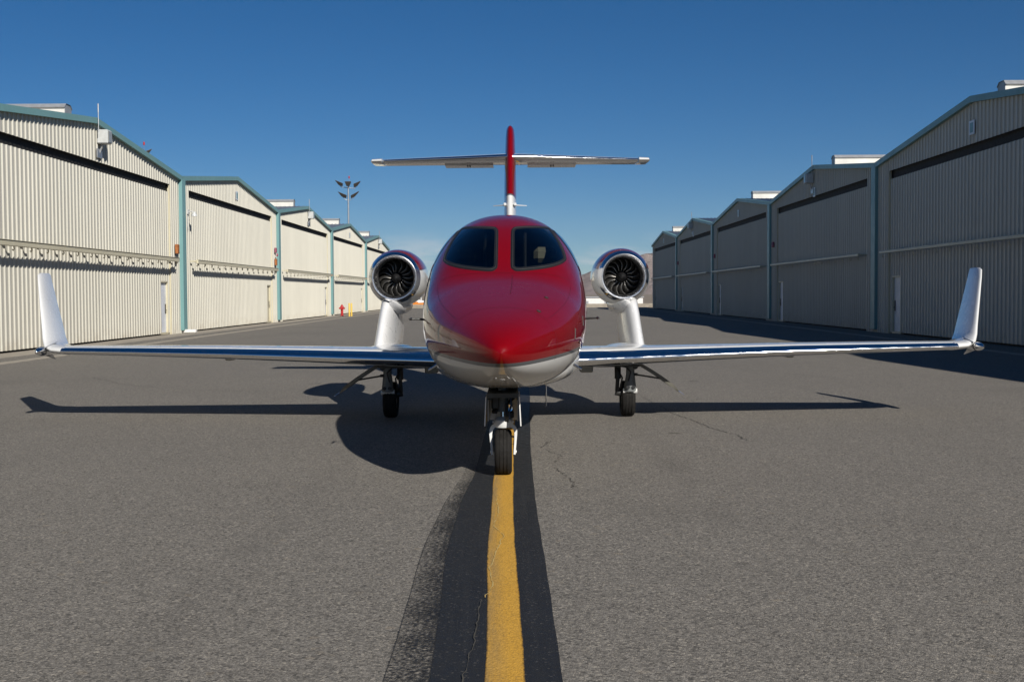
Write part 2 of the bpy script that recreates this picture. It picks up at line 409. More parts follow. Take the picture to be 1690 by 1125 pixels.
def ribbon(left, right, z, n=120):
    """left/right: functions y -> x;  uv u 0..1 across, v = y"""
    b = MB(); b.uv = []
    return b
def lerp_tab(tab):
    def f(y):
        if y <= tab[0][0]: return tab[0][1]
        for (a, va), (c, vc) in zip(tab, tab[1:]):
            if y <= c:
                t = (y - a) / (c - a); t = t * t * (3 - 2 * t) * 0.35 + t * 0.65
                return va + (vc - va) * t
        return tab[-1][1]
    return f
L0 = lerp_tab(LINE_L := [(-6, -0.05), (3, -0.125), (5.0, -0.150), (7.7, -0.208), (10.8, -0.232), (14, -0.235), (20, -0.20), (40, -0.12), (142, 0.0)])
W0 = lambda y: 0.172
BL = lerp_tab([(-6, -0.20), (3, -0.33), (5.0, -0.385), (7.7, -0.465), (9.3, -0.46), (10.8, -0.405), (14, -0.40), (20, -0.36), (40, -0.28), (142, -0.15)])
BR = lerp_tab([(-6, 0.30), (3, 0.20), (5.0, 0.178), (7.7, 0.140), (10.8, 0.110), (14, 0.12), (20, 0.165), (40, 0.22), (142, 0.34)])
SK = lerp_tab([(-6, 0.30), (3, 0.21), (5.0, 0.19), (7.7, 0.15), (10.8, 0.10), (14, 0.06), (142, 0.05)])
def strip(name, mat, fl, fr, z, skirt=None):
    b = MB(); b.uv = []; rows = []
    y = -6.0
    yy = []
    while y < 141.5:
        yy.append(y); y += 0.12 if y < 24 else 2.0
    for y in yy:
        wob = 0.002 * sin(y * 2.3) + 0.001 * sin(y * 5.9 + 1)
        l, r = fl(y) + wob, fr(y) + 0.004 * sin(y * 1.7 + 2) + 0.0015 * sin(y * 7.1)
        row = []
        if skirt:
            row.append(((l - skirt(y) * 1.02, y, z), (-1.02, y)))
        row += [((l, y, z), (0.0, y)), ((r, y, z), (1.0, y))]
        rows.append(row)
    n = len(rows[0])
    for row in rows:
        for p, uv in row: b.v.append(p); b.uv.append(uv)
    for i in range(len(rows) - 1):
        for j in range(n - 1):
            b.f.append((i * n + j, i * n + j + 1, (i + 1) * n + j + 1, (i + 1) * n + j))
    return b.build(name, mat)
struct(strip('black_sealant_strip', 'sealcoat', BL, BR, 0.004, SK))
struct(strip('yellow_centre_line', 'yellow', L0, lambda y: L0(y) + W0(y), 0.008))

def crack(name, pts, w, z, mat, seed, parent=None, jag=0.020):
    rnd = random.Random(seed); b = MB()
    P = [Vector((*p, z)) for p in pts]; fine = []
    for a, c in zip(P, P[1:]):
        n = max(2, int((c - a).length / 0.045))
        d = (c - a).normalized(); q = Vector((-d.y, d.x, 0))
        for i in range(n):
            fine.append(a + (c - a) * i / n + q * rnd.uniform(-1, 1) * jag)
    rows = []
    for i, p in enumerate(fine):
        d = (fine[min(i + 1, len(fine) - 1)] - fine[max(i - 1, 0)]).normalized(); q = Vector((-d.y, d.x, 0))
        k = w * rnd.choice((0.25, 0.5, 0.8, 1.0, 1.3)) * 0.5
        rows.append([p - q * k, p + q * k])
    b.loft(rows, False, False)
    return b.build(name, mat, parent)
crack('crack', [(1.9, 19.0), (1.98, 17.6), (2.05, 16.2), (2.2, 15.2), (2.28, 14.4), (2.45, 13.7), (2.5, 13.1)], 0.010, 0.005, 'crack', 1, apron)
crack('crack', [(0.32, 13.2), (0.22, 12.6), (0.42, 12.0), (0.30, 11.4), (0.36, 10.9), (0.46, 10.3), (0.42, 9.9)], 0.008, 0.005, 'crack', 2, apron)
crack('crack', [(-0.19, 9.6), (-0.16, 8.9), (-0.185, 8.3), (-0.11, 8.0), (-0.15, 7.5), (-0.185, 7.0), (-0.15, 6.6), (-0.20, 6.3)], 0.006, 0.011, 'chip_yellow', 3, apron, 0.007)
crack('crack', [(-0.20, 6.3), (-0.215, 6.0), (-0.21, 5.7), (-0.225, 5.4), (-0.24, 5.1), (-0.25, 4.8)], 0.006, 0.011, 'chip_dark', 4, apron, 0.008)
crack('crack', [(-8.5, 24.0), (-7.2, 22.0), (-6.0, 20.9), (-4.2, 20.2)], 0.014, 0.005, 'crack', 5, apron)
crack('crack', [(4.2, 27.0), (4.9, 25.0), (5.9, 22.7), (6.6, 21.0)], 0.012, 0.005, 'crack', 6, apron)

b = MB(); b.box(-12.75, -12.35, -55, 141, -0.05, 0.006); struct(b.build('concrete_gutter', 'concrete'))
b = MB(); b.box(-14.9, -13.6, -55, 141, -0.05, 0.005); struct(b.build('concrete_door_apron', 'concrete'))
b = MB(); b.box(12.6, 12.95, -55, 141, -0.05, 0.006); struct(b.build('concrete_gutter', 'concrete'))

# ------------------------------------------------------------------ hangars
ZE, ZP, FH = 6.76, 7.75, 0.20
def corr(b, y0, y1, zlo, zhi, x, sx, pitch=0.305):
    """ribbed sheet in the plane x, ribs standing out towards sx, along y from y0 to y1"""
    ys = []
    k = math.floor(y0 / pitch)
    prof = [(0.0, 0), (0.115, 0), (0.135, 1), (0.170, 1), (0.190, 0)]
    pts = [(y0, 0)]
    while k * pitch < y1:
        for q, h in prof:
            y = k * pitch + q
            if y0 < y < y1: pts.append((y, h))
        k += 1
    pts.append((y1, 0))
    rows = [[], []]
    for y, h in pts:
        xx = x + sx * 0.042 * h
        rows[0].append((xx, y, zlo(y) if callable(zlo) else zlo)); rows[1].append((xx, y, zhi(y) if callable(zhi) else zhi))
    b.loft(rows, False, False)

def hangar_parts(sx, bay):
    """prototype part meshes with origin at the near front corner of the bay; sx = direction of the taxiway"""
    P = {}
    hid = bpy.data.objects.new('proto', None)
    roofz = lambda y: ZE + (ZP - ZE) * (1 - abs(y - bay / 2) / (bay / 2)) - 0.05
    d0, d1 = 1.5, bay - 1.35
    zs, zt = 5.97, 6.28
    b = MB()
    corr(b, 0.0, d0, 0.0, roofz, 0, sx); corr(b, d1, bay, 0.0, roofz, 0, sx)
    # split at the peak so the gable follows the roof
    corr(b, d0, bay / 2, zt, roofz, 0, sx); corr(b, bay / 2, d1, zt, roofz, 0, sx)
    P['front_wall'] = ('front_wall', b, 'clad')
    b = MB(); corr(b, d0 + 0.06, d1 - 0.06, 3.16, zs, -sx * 0.065, sx); P['upper_door_leaf'] = ('upper_door_leaf', b, 'clad')
    w0, w1, wz = d1 - 1.35, d1 - 0.40, 2.17
    b = MB(); corr(b, d0 + 0.06, w0 - 0.05, 0.07, 3.13, -sx * 0.065, sx); corr(b, w1 + 0.05, d1 - 0.06, 0.07, 3.13, -sx * 0.065, sx); corr(b, w0 - 0.05, w1 + 0.05, wz + 0.05, 3.13, -sx * 0.065, sx)
    P['lower_door_leaf'] = ('lower_door_leaf', b, 'clad')
    b = MB(); b.box(min(-sx * 0.75, -sx * 0.14), max(-sx * 0.75, -sx * 0.14), d0, d1, zs - 0.25, zt + 0.15)
    b.box(min(-sx * 0.75, -sx * 0.20), max(-sx * 0.75, -sx * 0.20), d0, d1, 0.0, 0.3)
    b.box(min(-sx * 0.40, -sx * 0.24), max(-sx * 0.40, -sx * 0.24), w0 - 0.1, w1 + 0.1, 0.0, wz + 0.2)
    P['door_slot_shade'] = ('door_slot_shade', b, 'dark')  # solid blocks behind the gaps, their shade painted as colour
    for nm, a in (('a', d0), ('b', d1 - 0.055)):
        b = MB(); b.box(min(-sx * 0.10, -sx * 0.002), max(-sx * 0.10, -sx * 0.002), a, a + 0.055, 0.0, zt); P['jamb_' + nm] = ('door_jamb', b, 'cream')
    # hinge truss standing off the doors
    b = MB(); e = 0.33 * sx
    b.bbox(e - 0.05, e + 0.05, d0 + 0.05, d1 - 0.05, 3.04 if sx > 0 else 3.09, 3.20, 0.015)
    if sx > 0: b.bbox(e - 0.02, e + 0.075, d0 + 0.05, d1 - 0.05, 3.20, 3.215, 0.004)
    P['hinge_beam'] = ('hinge_beam', b, 'cream')
    b = MB()
    b.beam((-sx * 0.06, 0, 3.15), (e, 0, 3.15), 0.05, 0.06); b.tube([(e * 0.9, 0.02, 3.05), (e * 0.9, 0.05, 2.97), (e * 0.8, 0.07, 2.93), (e * 0.7, 0.06, 2.96)], 0.018, 6)
    P['bracket'] = ('bracket', b, 'cream')
    # walk door
    b = MB(); b.bbox(-sx * 0.165, -sx * 0.125, w0, w1, 0.10, wz, 0.008); P['walk_door'] = ('walk_door', b, 'walkdoor')
    b = MB()
    xa, xb = sorted((-sx * 0.18, -sx * 0.045))
    b.box(xa, xb, w0 - 0.06, w0, 0.02, wz + 0.06); b.box(xa, xb, w1, w1 + 0.06, 0.02, wz + 0.06); b.box(xa, xb, w0, w1, wz, wz + 0.06); b.box(xa, xb, w0, w1, 0.02, 0.10)
    P['door_frame'] = ('door_frame', b, 'cream')
    b = MB(); b.tube([(-sx * 0.125, w1 - 0.12, 1.02), (-sx * 0.06, w1 - 0.12, 1.02), (-sx * 0.05, w1 - 0.24, 1.02)], 0.014, 8); b.bbox(-sx * 0.13, -sx * 0.105, w1 - 0.17, w1 - 0.07, 0.88, 1.28, 0.006)
    P['door_handle'] = ('door_handle', b, 'fixture')
    # rake fascias
    for nm, (ya, za, yb, zb) in (('a', (-0.02, ZE, bay / 2, ZP)), ('b', (bay / 2, ZP, bay + 0.02, ZE))):
        b = MB(); r = []
        for y, z in ((ya, za), (yb, zb)):
            r.append([(sx * 0.16, y, z), (sx * 0.16, y, z - FH), (sx * 0.04, y, z - FH), (-sx * 0.3, y, z - 0.02)])
        b.loft(r, True); P['fascia_' + nm] = ('rake_fascia', b, 'teal')
    # downspout column at the near corner
    b = MB(); x0, x1 = sorted((sx * 0.01, sx * 0.17))
    b.bbox(x0, x1, -0.12, 0.46, 0.12, ZE - 0.14, 0.015); P['downspout'] = ('downspout', b, 'teal')
    b = MB(); x0, x1 = sorted((sx * 0.0, sx * 0.62)); b.bbox(x0, x1, 0.02, 0.30, 0.015, 0.16, 0.02); P['splash_block'] = ('splash_block', b, 'farwhite')
    # roof: ribs run down the slope
    DEP = 18.0
    for nm, ya, yb in (('a', 0.0, bay / 2), ('b', bay, bay / 2)):
        b = MB(); rows = [[], []]; k = 0
        while k * 0.305 < DEP:
            for q, h in ((0.0, 0), (0.21, 0), (0.235, 1), (0.275, 1), (0.30, 0)):
                u = -sx * (0.1 + k * 0.305 + q) + sx * 0.2
                rows[0].append((u, ya, ZE - 0.03 + 0.04 * h)); rows[1].append((u, yb, ZP - 0.03 + 0.04 * h))
            k += 1
        b.loft(rows, False, False); P['roof_' + nm] = ('roof_slope', b, 'roof')
    b = MB()
    vs = [(-sx * DEP, 0, 0), (-sx * DEP, bay, 0), (-sx * DEP, bay, ZE - .05), (-sx * DEP, bay / 2, ZP - .05), (-sx * DEP, 0, ZE - .05)]
    b.add(vs, [(0, 1, 2, 3, 4)])
    for y in (0.03, bay - 0.03): b.add([(-sx * .02, y, 0), (-sx * DEP, y, 0), (-sx * DEP, y, ZE - .05), (-sx * .02, y, ZE - .05)], [(0, 1, 2, 3)])
    P['back_walls'] = ('rear_wall', b, 'clad')
    # ridge ventilator
    b = MB(); u0, u1 = -sx * 0.85, -sx * 12.0; c = bay / 2
    sec = [(-0.30, ZP - 0.08), (-0.30, ZP + 0.27), (-0.36, ZP + 0.30), (-0.20, ZP + 0.44), (0.20, ZP + 0.44), (0.36, ZP + 0.30), (0.30, ZP + 0.27), (0.30, ZP - 0.08)]
    b.loft([[(u, c + y, z) for y, z in sec] for u in (u0, u1)], False)
    P['vent'] = ('ridge_vent', b, 'vent')
    b = MB(); b.add([(u0, c + y, z) for y, z in sec], [tuple(range(8))]); b.box(min(u0, u0 + sx * .02), max(u0, u0 + sx * .02), c - .3, c + .3, ZP - .05, ZP + .3)
    b.loft([[(u, c + y, z) for y, z in ((-0.37, ZP + .305), (-0.205, ZP + .45), (0.205, ZP + .45), (0.37, ZP + .305))] for u in (u0 + sx * .03, u1)], False, False)
    P['vent_cap'] = ('vent_cap', b, 'ventgrey')
    # lamp box below the peak, aerial, number plate
    c = bay / 2 + 0.25
    b = MB(); b.bbox(sx * 0.04, sx * 0.42, c, c + 0.46, 6.90, 7.38, 0.03); P['lamp_box'] = ('floodlight', b, 'lampwhite')
    b = MB(); x0, x1 = sorted((sx * 0.425, sx * 0.44)); b.box(x0, x1, c + 0.05, c + 0.41, 6.95, 7.33); P['lamp_lens'] = ('lens', b, 'lens')
    b = MB(); b.beam((sx * 0.04, c + 0.2, 6.5), (sx * 0.2, c + 0.2, 6.91), 0.05, 0.05); b.bbox(sx * 0.035, sx * 0.09, c - 0.05, c + 0.42, 6.40, 6.72, 0.01); P['plate_arm'] = ('bracket', b, 'galv')
    b = MB(); b.tube([(sx * 0.2, bay / 2, ZP - 0.5), (sx * 0.2, bay / 2, ZP + 0.18)], 0.016, 8); b.tube([(sx * 0.2, bay / 2, ZP + 0.18), (sx * 0.2, bay / 2, ZP + 0.47)], 0.024, 8); P['aerial'] = ('aerial', b, 'galv')
    b = MB(); b.bbox(sx * 0.036, sx * 0.055, bay / 2 - 0.12, bay / 2 + 0.34, 6.55, 7.0, 0.006); P['plate'] = ('number_plate', b, 'walkdoor')
    b = MB(); b.box(min(sx * .056, sx * .06), max(sx * .056, sx * .06), bay / 2 - 0.02, bay / 2 + 0.24, 6.62, 6.93); P['plate_in'] = ('plate_face', b, 'teal')
    # wall lamp (bulkhead flood on an arm), alarm bell, control box
    b = MB(); y = 1.15
    b.bbox(sx * 0.035, sx * 0.10, y - 0.08, y + 0.08, 5.20, 5.40, 0.01); b.tube([(sx * .1, y, 5.3), (sx * .24, y, 5.34), (sx * .30, y, 5.28)], 0.02, 8)
    b.rev([(0.02, 0.12), (0.06, 0.10), (0.13, -0.06), (0.135, -0.09), (0.12, -0.085)], (sx * .34, y, 5.2), 'z', 16); b.tube([(sx * .05, y, 5.2), (sx * .05, y, 4.7), (sx * .05, y + .06, 4.5)], 0.018, 8)
    P['wall_lamp'] = ('wall_lamp', b, 'lampwhite')
    b = MB(); y = bay - 0.75; b.bbox(sx * .035, sx * .15, y - .13, y + .13, 4.15, 4.45, .02); b.rev([(.001, .24), (.08, .22), (.10, .15)], (0, y, 4.02), 'x', 14); P['alarm'] = ('alarm_bell', b, 'purple')
    b = MB(); b.bbox(sx * .035, sx * .16, bay - .90, bay - .60, 3.40, 3.80, .02); P['box'] = ('control_box', b, 'orange')
    b = MB(); b.bbox(sx * .035, sx * .13, bay - .92, bay - .78, 2.98, 3.28, .02); P['switch'] = ('switch', b, 'fixture')
    return P, (d0, d1)

PROTO = {}
for sx, bay in ((1, 20.97), (-1, 20.40)):
    PP, dd = hangar_parts(sx, bay)
    PROTO[sx] = ({k: b.build(nm, mat, None, None, k in ('wall_lamp', 'hinge_beam', 'downspout', 'lamp_box', 'alarm')) for k, (nm, b, mat) in PP.items()}, dd)

def hangar(sx, X, y0, bay, label, group, opts):
    P, (d0, d1) = PROTO[sx]
    h = empty('hangar', (X, y0, 0)); tag(h, label, 'hangar', group)
    def put(k, par=h): return use(P[k], par)
    put('front_wall'); up_ = put('upper_door_leaf'); lo = put('lower_door_leaf'); put('door_slot_shade'); put('jamb_a'); put('jamb_b')
    put('fascia_a'); put('fascia_b'); put('downspout'); put('roof_a'); put('roof_b'); put('back_walls')
    hb = put('hinge_beam')
    n = 15
    for i in range(n):
        o = use(P['bracket'], hb, (0, d0 + 0.25 + (d1 - d0 - 0.5) * i / (n - 1), 0))
    wd = put('walk_door')
    if opts.get('creamdoor'):
        wd.data = wd.data.copy(); wd.data.materials[0] = M['cream']
    put('door_frame', wd); put('door_handle', wd)
    if opts.get('vent'): v = put('vent'); put('vent_cap', v)
    if opts.get('lamp'):
        lb = put('lamp_box'); put('lamp_lens', lb); put('plate_arm', lb); put('aerial')
    if opts.get('plate', True) and not (opts.get('lamp') and sx > 0):
        p = put('plate')
        if opts.get('lamp'): p.location = (0, 0.05, -0.32)
        put('plate_in', p)
    if opts.get('wall_lamp'): put('wall_lamp')
    if opts.get('alarm'): put('alarm')
    if opts.get('box'): put('box'); put('switch')
    if opts.get('splash'): put('splash_block')
    return h
GL, GR = 'sunlit hangars along the left of the taxiway', 'shaded hangars along the right of the taxiway'
XL, XR, DL, DR, BAYL, BAYR = -14.629, 14.372, 52.33, 48.67, 20.97, 20.40
Ldef = [(-3, 'sunlit cream hangar standing behind the camera on the left', dict(vent=1)),
        (-2, 'sunlit cream hangar just beyond the left edge of the picture', dict(vent=1)),
        (-1, 'largest sunlit cream hangar at the left edge with white walk door behind the jet winglet', dict(vent=1, lamp=1, box=1)),
        (0, 'second sunlit hangar from the left edge, the one without a roof vent', dict(wall_lamp=1, box=1, alarm=1, creamdoor=1, splash=1)),
        (1, 'third sunlit hangar from the left edge, with aerial, vent and floodlight box', dict(vent=1, lamp=1)),
        (2, 'fourth sunlit hangar from the left edge, behind the red hydrant and yellow bollards', dict(vent=1)),
        (3, 'farthest and smallest sunlit hangar, partly hidden by the left engine', dict(vent=1, lamp=1))]
for k, lab, op in Ldef: hangar(1, XL, DL + BAYL * k, BAYL, lab, GL, op)
Rdef = [(-3, 'shaded hangar standing behind the camera on the right', dict(vent=1)),
        (-2, 'shaded hangar just beyond the right edge of the picture', dict(vent=1)),
        (-1, 'largest shaded hangar at the right edge of the picture behind the jet winglet', dict(vent=1)),
        (0, 'second shaded hangar from the right edge, with floodlight box, aerial and white roof vent', dict(vent=1, lamp=1, alarm=1)),
        (1, 'third shaded hangar from the right edge, with a roof vent and bare gable plate', dict(vent=1, alarm=1)),
        (2, 'fourth shaded hangar from the right edge, with an aerial and no roof vent', dict(lamp=1, alarm=1)),
        (3, 'farthest and smallest shaded hangar, next to the right engine', dict(vent=1))]
for k, lab, op in Rdef: hangar(-1, XR, DR + BAYR * (k), BAYR, lab, GR, op)
for sx in PROTO:
    for o in PROTO[sx][0].values(): bpy.data.objects.remove(o)
# ------------------------------------------------------------------ fuselage shape
# station s (m from the nose tip), half width, top z, bottom z, z of max width
FT = [(0.00, 0.000, 1.160, 1.160, 1.160), (0.015, 0.045, 1.200, 1.120, 1.160), (0.06, 0.095, 1.243, 1.072, 1.160), (0.15, 0.160, 1.296, 1.020, 1.160),
      (0.30, 0.245, 1.360, 0.962, 1.165), (0.50, 0.338, 1.426, 0.912, 1.175), (0.80, 0.458, 1.506, 0.858, 1.195), (1.10, 0.562, 1.577, 0.818, 1.22),
      (1.40, 0.645, 1.645, 0.785, 1.25), (1.65, 0.700, 1.702, 0.763, 1.28), (1.85, 0.730, 1.752, 0.748, 1.31), (2.00, 0.750, 1.806, 0.737, 1.33),
      (2.20, 0.770, 1.905, 0.725, 1.36), (2.45, 0.789, 2.045, 0.712, 1.39), (2.70, 0.803, 2.172, 0.699, 1.42), (3.00, 0.815, 2.297, 0.686, 1.45),
      (3.35, 0.823, 2.395, 0.672, 1.48), (3.75, 0.828, 2.452, 0.658, 1.50), (4.20, 0.830, 2.472, 0.645, 1.51), (6.60, 0.830, 2.472, 0.64, 1.52),
      (8.00, 0.76, 2.455, 0.78, 1.60), (9.50, 0.54, 2.40, 1.12, 1.75), (11.0, 0.30, 2.33, 1.55, 1.93), (12.2, 0.13, 2.23, 1.86, 2.05), (12.5, 0.02, 2.10, 2.02, 2.06)]
def pchip(tab, col):
    x = [r[0] for r in tab]; y = [r[col] for r in tab]; n = len(x)
    h = [x[i + 1] - x[i] for i in range(n - 1)]; d = [(y[i + 1] - y[i]) / h[i] for i in range(n - 1)]
    m = [d[0]] + [0.0] * (n - 2) + [d[-1]]
    for i in range(1, n - 1):
        if d[i - 1] * d[i] > 0:
            w1, w2 = 2 * h[i] + h[i - 1], h[i] + 2 * h[i - 1]
            m[i] = (w1 + w2) / (w1 / d[i - 1] + w2 / d[i])
    def f(s):
        s = min(max(s, x[0]), x[-1]); i = 0
        while i < n - 2 and s > x[i + 1]: i += 1
        t = (s - x[i]) / h[i]
        return (y[i] * (1 + 2 * t) * (1 - t) ** 2 + m[i] * h[i] * t * (1 - t) ** 2 + y[i + 1] * t * t * (3 - 2 * t) + m[i + 1] * h[i] * t * t * (t - 1))
    return f
F_HW, F_ZT, F_ZB, F_ZW = (pchip(FT, c) for c in (1, 2, 3, 4))
def nup(s): return 2.22 + 0.16 * math.exp(-((s - 1.6) / 0.7) ** 2)
def nlo(s): return 2.25
def fpoint(s, a, inset=0.0):
    hw, zt, zb, zw = max(F_HW(s) - inset, 1e-4), F_ZT(s) - inset, F_ZB(s) + inset, F_ZW(s)
    c, q = math.cos(a), math.sin(a)
    n = nup(s) if q >= 0 else nlo(s)
    x = hw * math.copysign(abs(c) ** (2 / n), c)
    z = zw + ((zt - zw) if q >= 0 else (zw - zb)) * math.copysign(abs(q) ** (2 / n), q)
    return (x, s, z)
def finside(x, s, z):
    hw, zt, zb, zw = F_HW(s), F_ZT(s), F_ZB(s), F_ZW(s)
    if hw < 1e-6: return False
    n = nup(s) if z >= zw else nlo(s)
    k = (zt - zw) if z >= zw else (zw - zb)
    return k > 1e-6 and (abs(x) / hw) ** n + (abs(z - zw) / k) ** n < 1
def fstation(x, z, lo=0.0, hi=4.2):
    """first station whose section contains the front-view point (x, z)"""
    if not finside(x, hi, z): return None
    for _ in range(40):
        mid = (lo + hi) / 2
        if finside(x, mid, z): hi = mid
        else: lo = mid
    return hi
# ------------------------------------------------------------------ the jet
jet = empty('business_jet', (-0.138, 9.2, 0))
tag(jet, 'red and white twin-engine business jet parked nose-on over the yellow line', 'jet aircraft')

# windshield outline in the front view (right-hand pane)
PANE = [(0.071, 1.880), (0.071, 2.050), (0.073, 2.222), (0.083, 2.252), (0.104, 2.272), (0.177, 2.282), (0.255, 2.288), (0.352, 2.294), (0.422, 2.297), (0.462, 2.284),
        (0.526, 2.178), (0.571, 2.067), (0.594, 1.968), (0.579, 1.930), (0.514, 1.892), (0.402, 1.861), (0.262, 1.841), (0.130, 1.830), (0.086, 1.847)]
def catmull(pts, k=5):
    out = []; n = len(pts)
    for i in range(n):
        p0, p1, p2, p3 = (pts[(i + j - 1) % n] for j in range(4))
        for t in (q / k for q in range(k)):
            out.append(tuple(0.5 * (2 * p1[c] + (p2[c] - p0[c]) * t + (2 * p0[c] - 5 * p1[c] + 4 * p2[c] - p3[c]) * t * t + (3 * p1[c] - p0[c] - 3 * p2[c] + p3[c]) * t ** 3) for c in (0, 1)))
    return out
PO = catmull(PANE)
def offset_poly(poly, d):
    """move outline inwards by d (poly runs so that the inside is known by its centroid)"""
    n = len(poly); cx = sum(p[0] for p in poly) / n; cz = sum(p[1] for p in poly) / n; out = []
    for i in range(n):
        a, c = poly[i - 1], poly[(i + 1) % n]
        tx, tz = c[0] - a[0], c[1] - a[1]; L = math.hypot(tx, tz) or 1
        nx, nz = -tz / L, tx / L
        if nx * (cx - poly[i][0]) + nz * (cz - poly[i][1]) < 0: nx, nz = -nx, -nz
        out.append((poly[i][0] + nx * d, poly[i][1] + nz * d))
    return out
def inpoly(x, z, poly):
    c = False; j = len(poly) - 1
    for i in range(len(poly)):
        if (poly[i][1] > z) != (poly[j][1] > z) and x < (poly[j][0] - poly[i][0]) * (z - poly[i][1]) / (poly[j][1] - poly[i][1]) + poly[i][0]: c = not c
        j = i
    return c
def snorm(x, z, s):
    e = 0.004
    sx1, sx0 = fstation(x + e, z), fstation(x - e, z); sz1, sz0 = fstation(x, z + e), fstation(x, z - e)
    if None in (sx1, sx0, sz1, sz0): return Vector((math.copysign(0.5, x), -0.3, 0.8)).normalized()
    return Vector(((sx1 - sx0) / (2 * e), -1.0, (sz1 - sz0) / (2 * e))).normalized()
def surf(x, z, out, sgn=1):
    s = fstation(abs(x), z)
    while s is None: z -= 0.003; x *= 0.997; s = fstation(abs(x), z)
    n = snorm(abs(x), z, s)
    p = Vector((abs(x), s, z)) + n * out
    return (sgn * p.x, p.y, p.z)

# fuselage skin, finely divided round the windshield; openings behind the panes
stations = []
s = 0.0
while s < 12.5:
    stations.append(s)
    s += 0.006 if s < 0.06 else 0.02 if s < 0.4 else 0.035 if s < 2.0 else 0.0125 if s < 3.62 else 0.05 if s < 4.4 else 0.12
stations.append(12.5)
NA = 288
HOLE = offset_poly(PO, 0.022)
def skin(name, mat, inset, s0, s1, hole, parent):
    b = MB(); st = [q for q in stations if s0 <= q <= s1]; keep = {}
    pts = [[fpoint(q, 2 * pi * j / NA, inset) for j in range(NA)] for q in st]
    for i in range(len(st)):
        for j in range(NA): b.v.append(pts[i][j])
    for i in range(len(st) - 1):
        for j in range(NA):
            k = (j + 1) % NA
            if 2.0 < st[i] < 3.7:
                x = abs(pts[i][j][0] + pts[i + 1][k][0]) / 2; z = (pts[i][j][2] + pts[i + 1][k][2]) / 2
                if z > 1.7 and inpoly(x, z, hole): continue
            b.f.append((i * NA + j, i * NA + k, (i + 1) * NA + k, (i + 1) * NA + j))
    me = bpy.data.meshes.new(name); me.from_pydata(b.v, [], b.f); me.update()
    for p in me.polygons: p.use_smooth = True
    me.materials.append(M[mat]); o = bpy.data.objects.new(name, me); COL.objects.link(o); o.parent = parent
    return o
fus = skin('fuselage', 'fus', 0.0, 0.0, 12.5, HOLE, jet)
skin('cockpit_liner', 'liner', 0.05, 1.9, 4.45, offset_poly(PO, -0.02), jet)
b = MB(); b.add([fpoint(4.44, 2 * pi * j / 64, 0.04) for j in range(64)], [tuple(range(64))]); b.build('cockpit_bulkhead', 'liner', jet)
# glare shield, pedestal and seats
b = MB()
b.loft([[(x, s + 0.10 * (x / 0.55) ** 2, z) for x in (-0.60, -0.4, -0.2, 0, 0.2, 0.4, 0.60)] for s, z in ((2.25, 1.66), (2.28, 1.80), (2.62, 1.86), (2.75, 1.80), (2.75, 1.3))], False, False)
b.build('glare_shield', 'seatdark', jet, smooth=True)
for sx in (-1, 1):
    b = MB(); cx = 0.40 * sx
    b.bbox(cx - 0.22, cx + 0.22, 3.35, 3.50, 1.10, 1.90, 0.05); b.bbox(cx - 0.23, cx + 0.23, 2.95, 3.42, 1.05, 1.20, 0.05)
    st_ = b.build('seat', 'seatdark', jet, smooth=True)
    b = MB(); b.bbox(cx - 0.11, cx + 0.12, 3.22, 3.34, 1.93, 2.09, 0.045); b.build('headrest', 'seat' if sx > 0 else 'seatdark', st_, smooth=True)
    b = MB(); b.tube([(0.20 * sx, 2.95, 1.4), (0.20 * sx, 2.98, 2.22)], 0.018, 8); b.build('door_post', 'seatdark', jet)

def ringmesh(b, outer, inner, o1, o2, sgn):
    n = len(outer)
    r = [[surf(*p, o, sgn) for p in poly] for poly, o in ((outer, o1), (inner, o2))]
    b.loft(r)
for sx in (1, -1):
    b = MB(); inn = offset_poly(PO, 0.013)
    n = len(inn); cx = sum(p[0] for p in inn) / n; cz = sum(p[1] for p in inn) / n
    rings = [[surf(cx + (x - cx) * t, cz + (z - cz) * t, 0.004, sx) for x, z in inn] for t in (1, 0.92, 0.8, 0.65, 0.5, 0.35, 0.2, 0.08)]
    b.loft(rings); b.f.append(tuple(range(len(b.v) - n, len(b.v))))
    w = b.build('windshield', 'glass', jet, smooth=True, angle=80)
    b = MB(); o0, o1, o2 = offset_poly(PO, -0.011), PO, offset_poly(PO, 0.004)
    ringmesh(b, PO, o2, 0.006, 0.0065, sx)
    ringmesh(b, o0, o1, 0.001, 0.006, sx); b.build('seal', 'black', w, smooth=True)
    b = MB(); a0, a1, a2 = offset_poly(PO, 0.004), offset_poly(PO, 0.0065), offset_poly(PO, 0.009)
    ringmesh(b, a0, a1, 0.006, 0.008, sx); ringmesh(b, a1, a2, 0.008, 0.004, sx); b.build('retainer', 'trim', w, smooth=True)
    b = MB(); ringmesh(b, offset_poly(PO, 0.0085), offset_poly(PO, 0.026), 0.0055, 0.0045, sx); b.build('dark_border', 'black', w, smooth=True)

# cockpit side windows and two cabin windows a side
def side_pane(outline, sgn, out, name, mat, parent):
    b = MB(); n = len(outline); cs = sum(p[0] for p in outline) / n; cz = sum(p[1] for p in outline) / n
    def sp(s_, z):
        hw, zt, zw = F_HW(s_), F_ZT(s_), F_ZW(s_); q = min(1, max(0, (z - zw) / (zt - zw))); e = nup(s_)
        x = hw * (1 - q ** e) ** (1 / e)
        q2 = min(1, q + 0.01); x2 = hw * (1 - q2 ** e) ** (1 / e)
        nrm = Vector((0.01 * (zt - zw), 0, x - x2)).normalized()
        return (sgn * (x + nrm.x * out), s_, z + nrm.z * out)
    rings = [[sp(cs + (a - cs) * t, cz + (c - cz) * t) for a, c in outline] for t in (1, 0.8, 0.6, 0.4, 0.2, 0.05)]
    b.loft(rings); b.f.append(tuple(range(len(b.v) - n, len(b.v))))
    return b.build(name, mat, parent, smooth=True, angle=80)
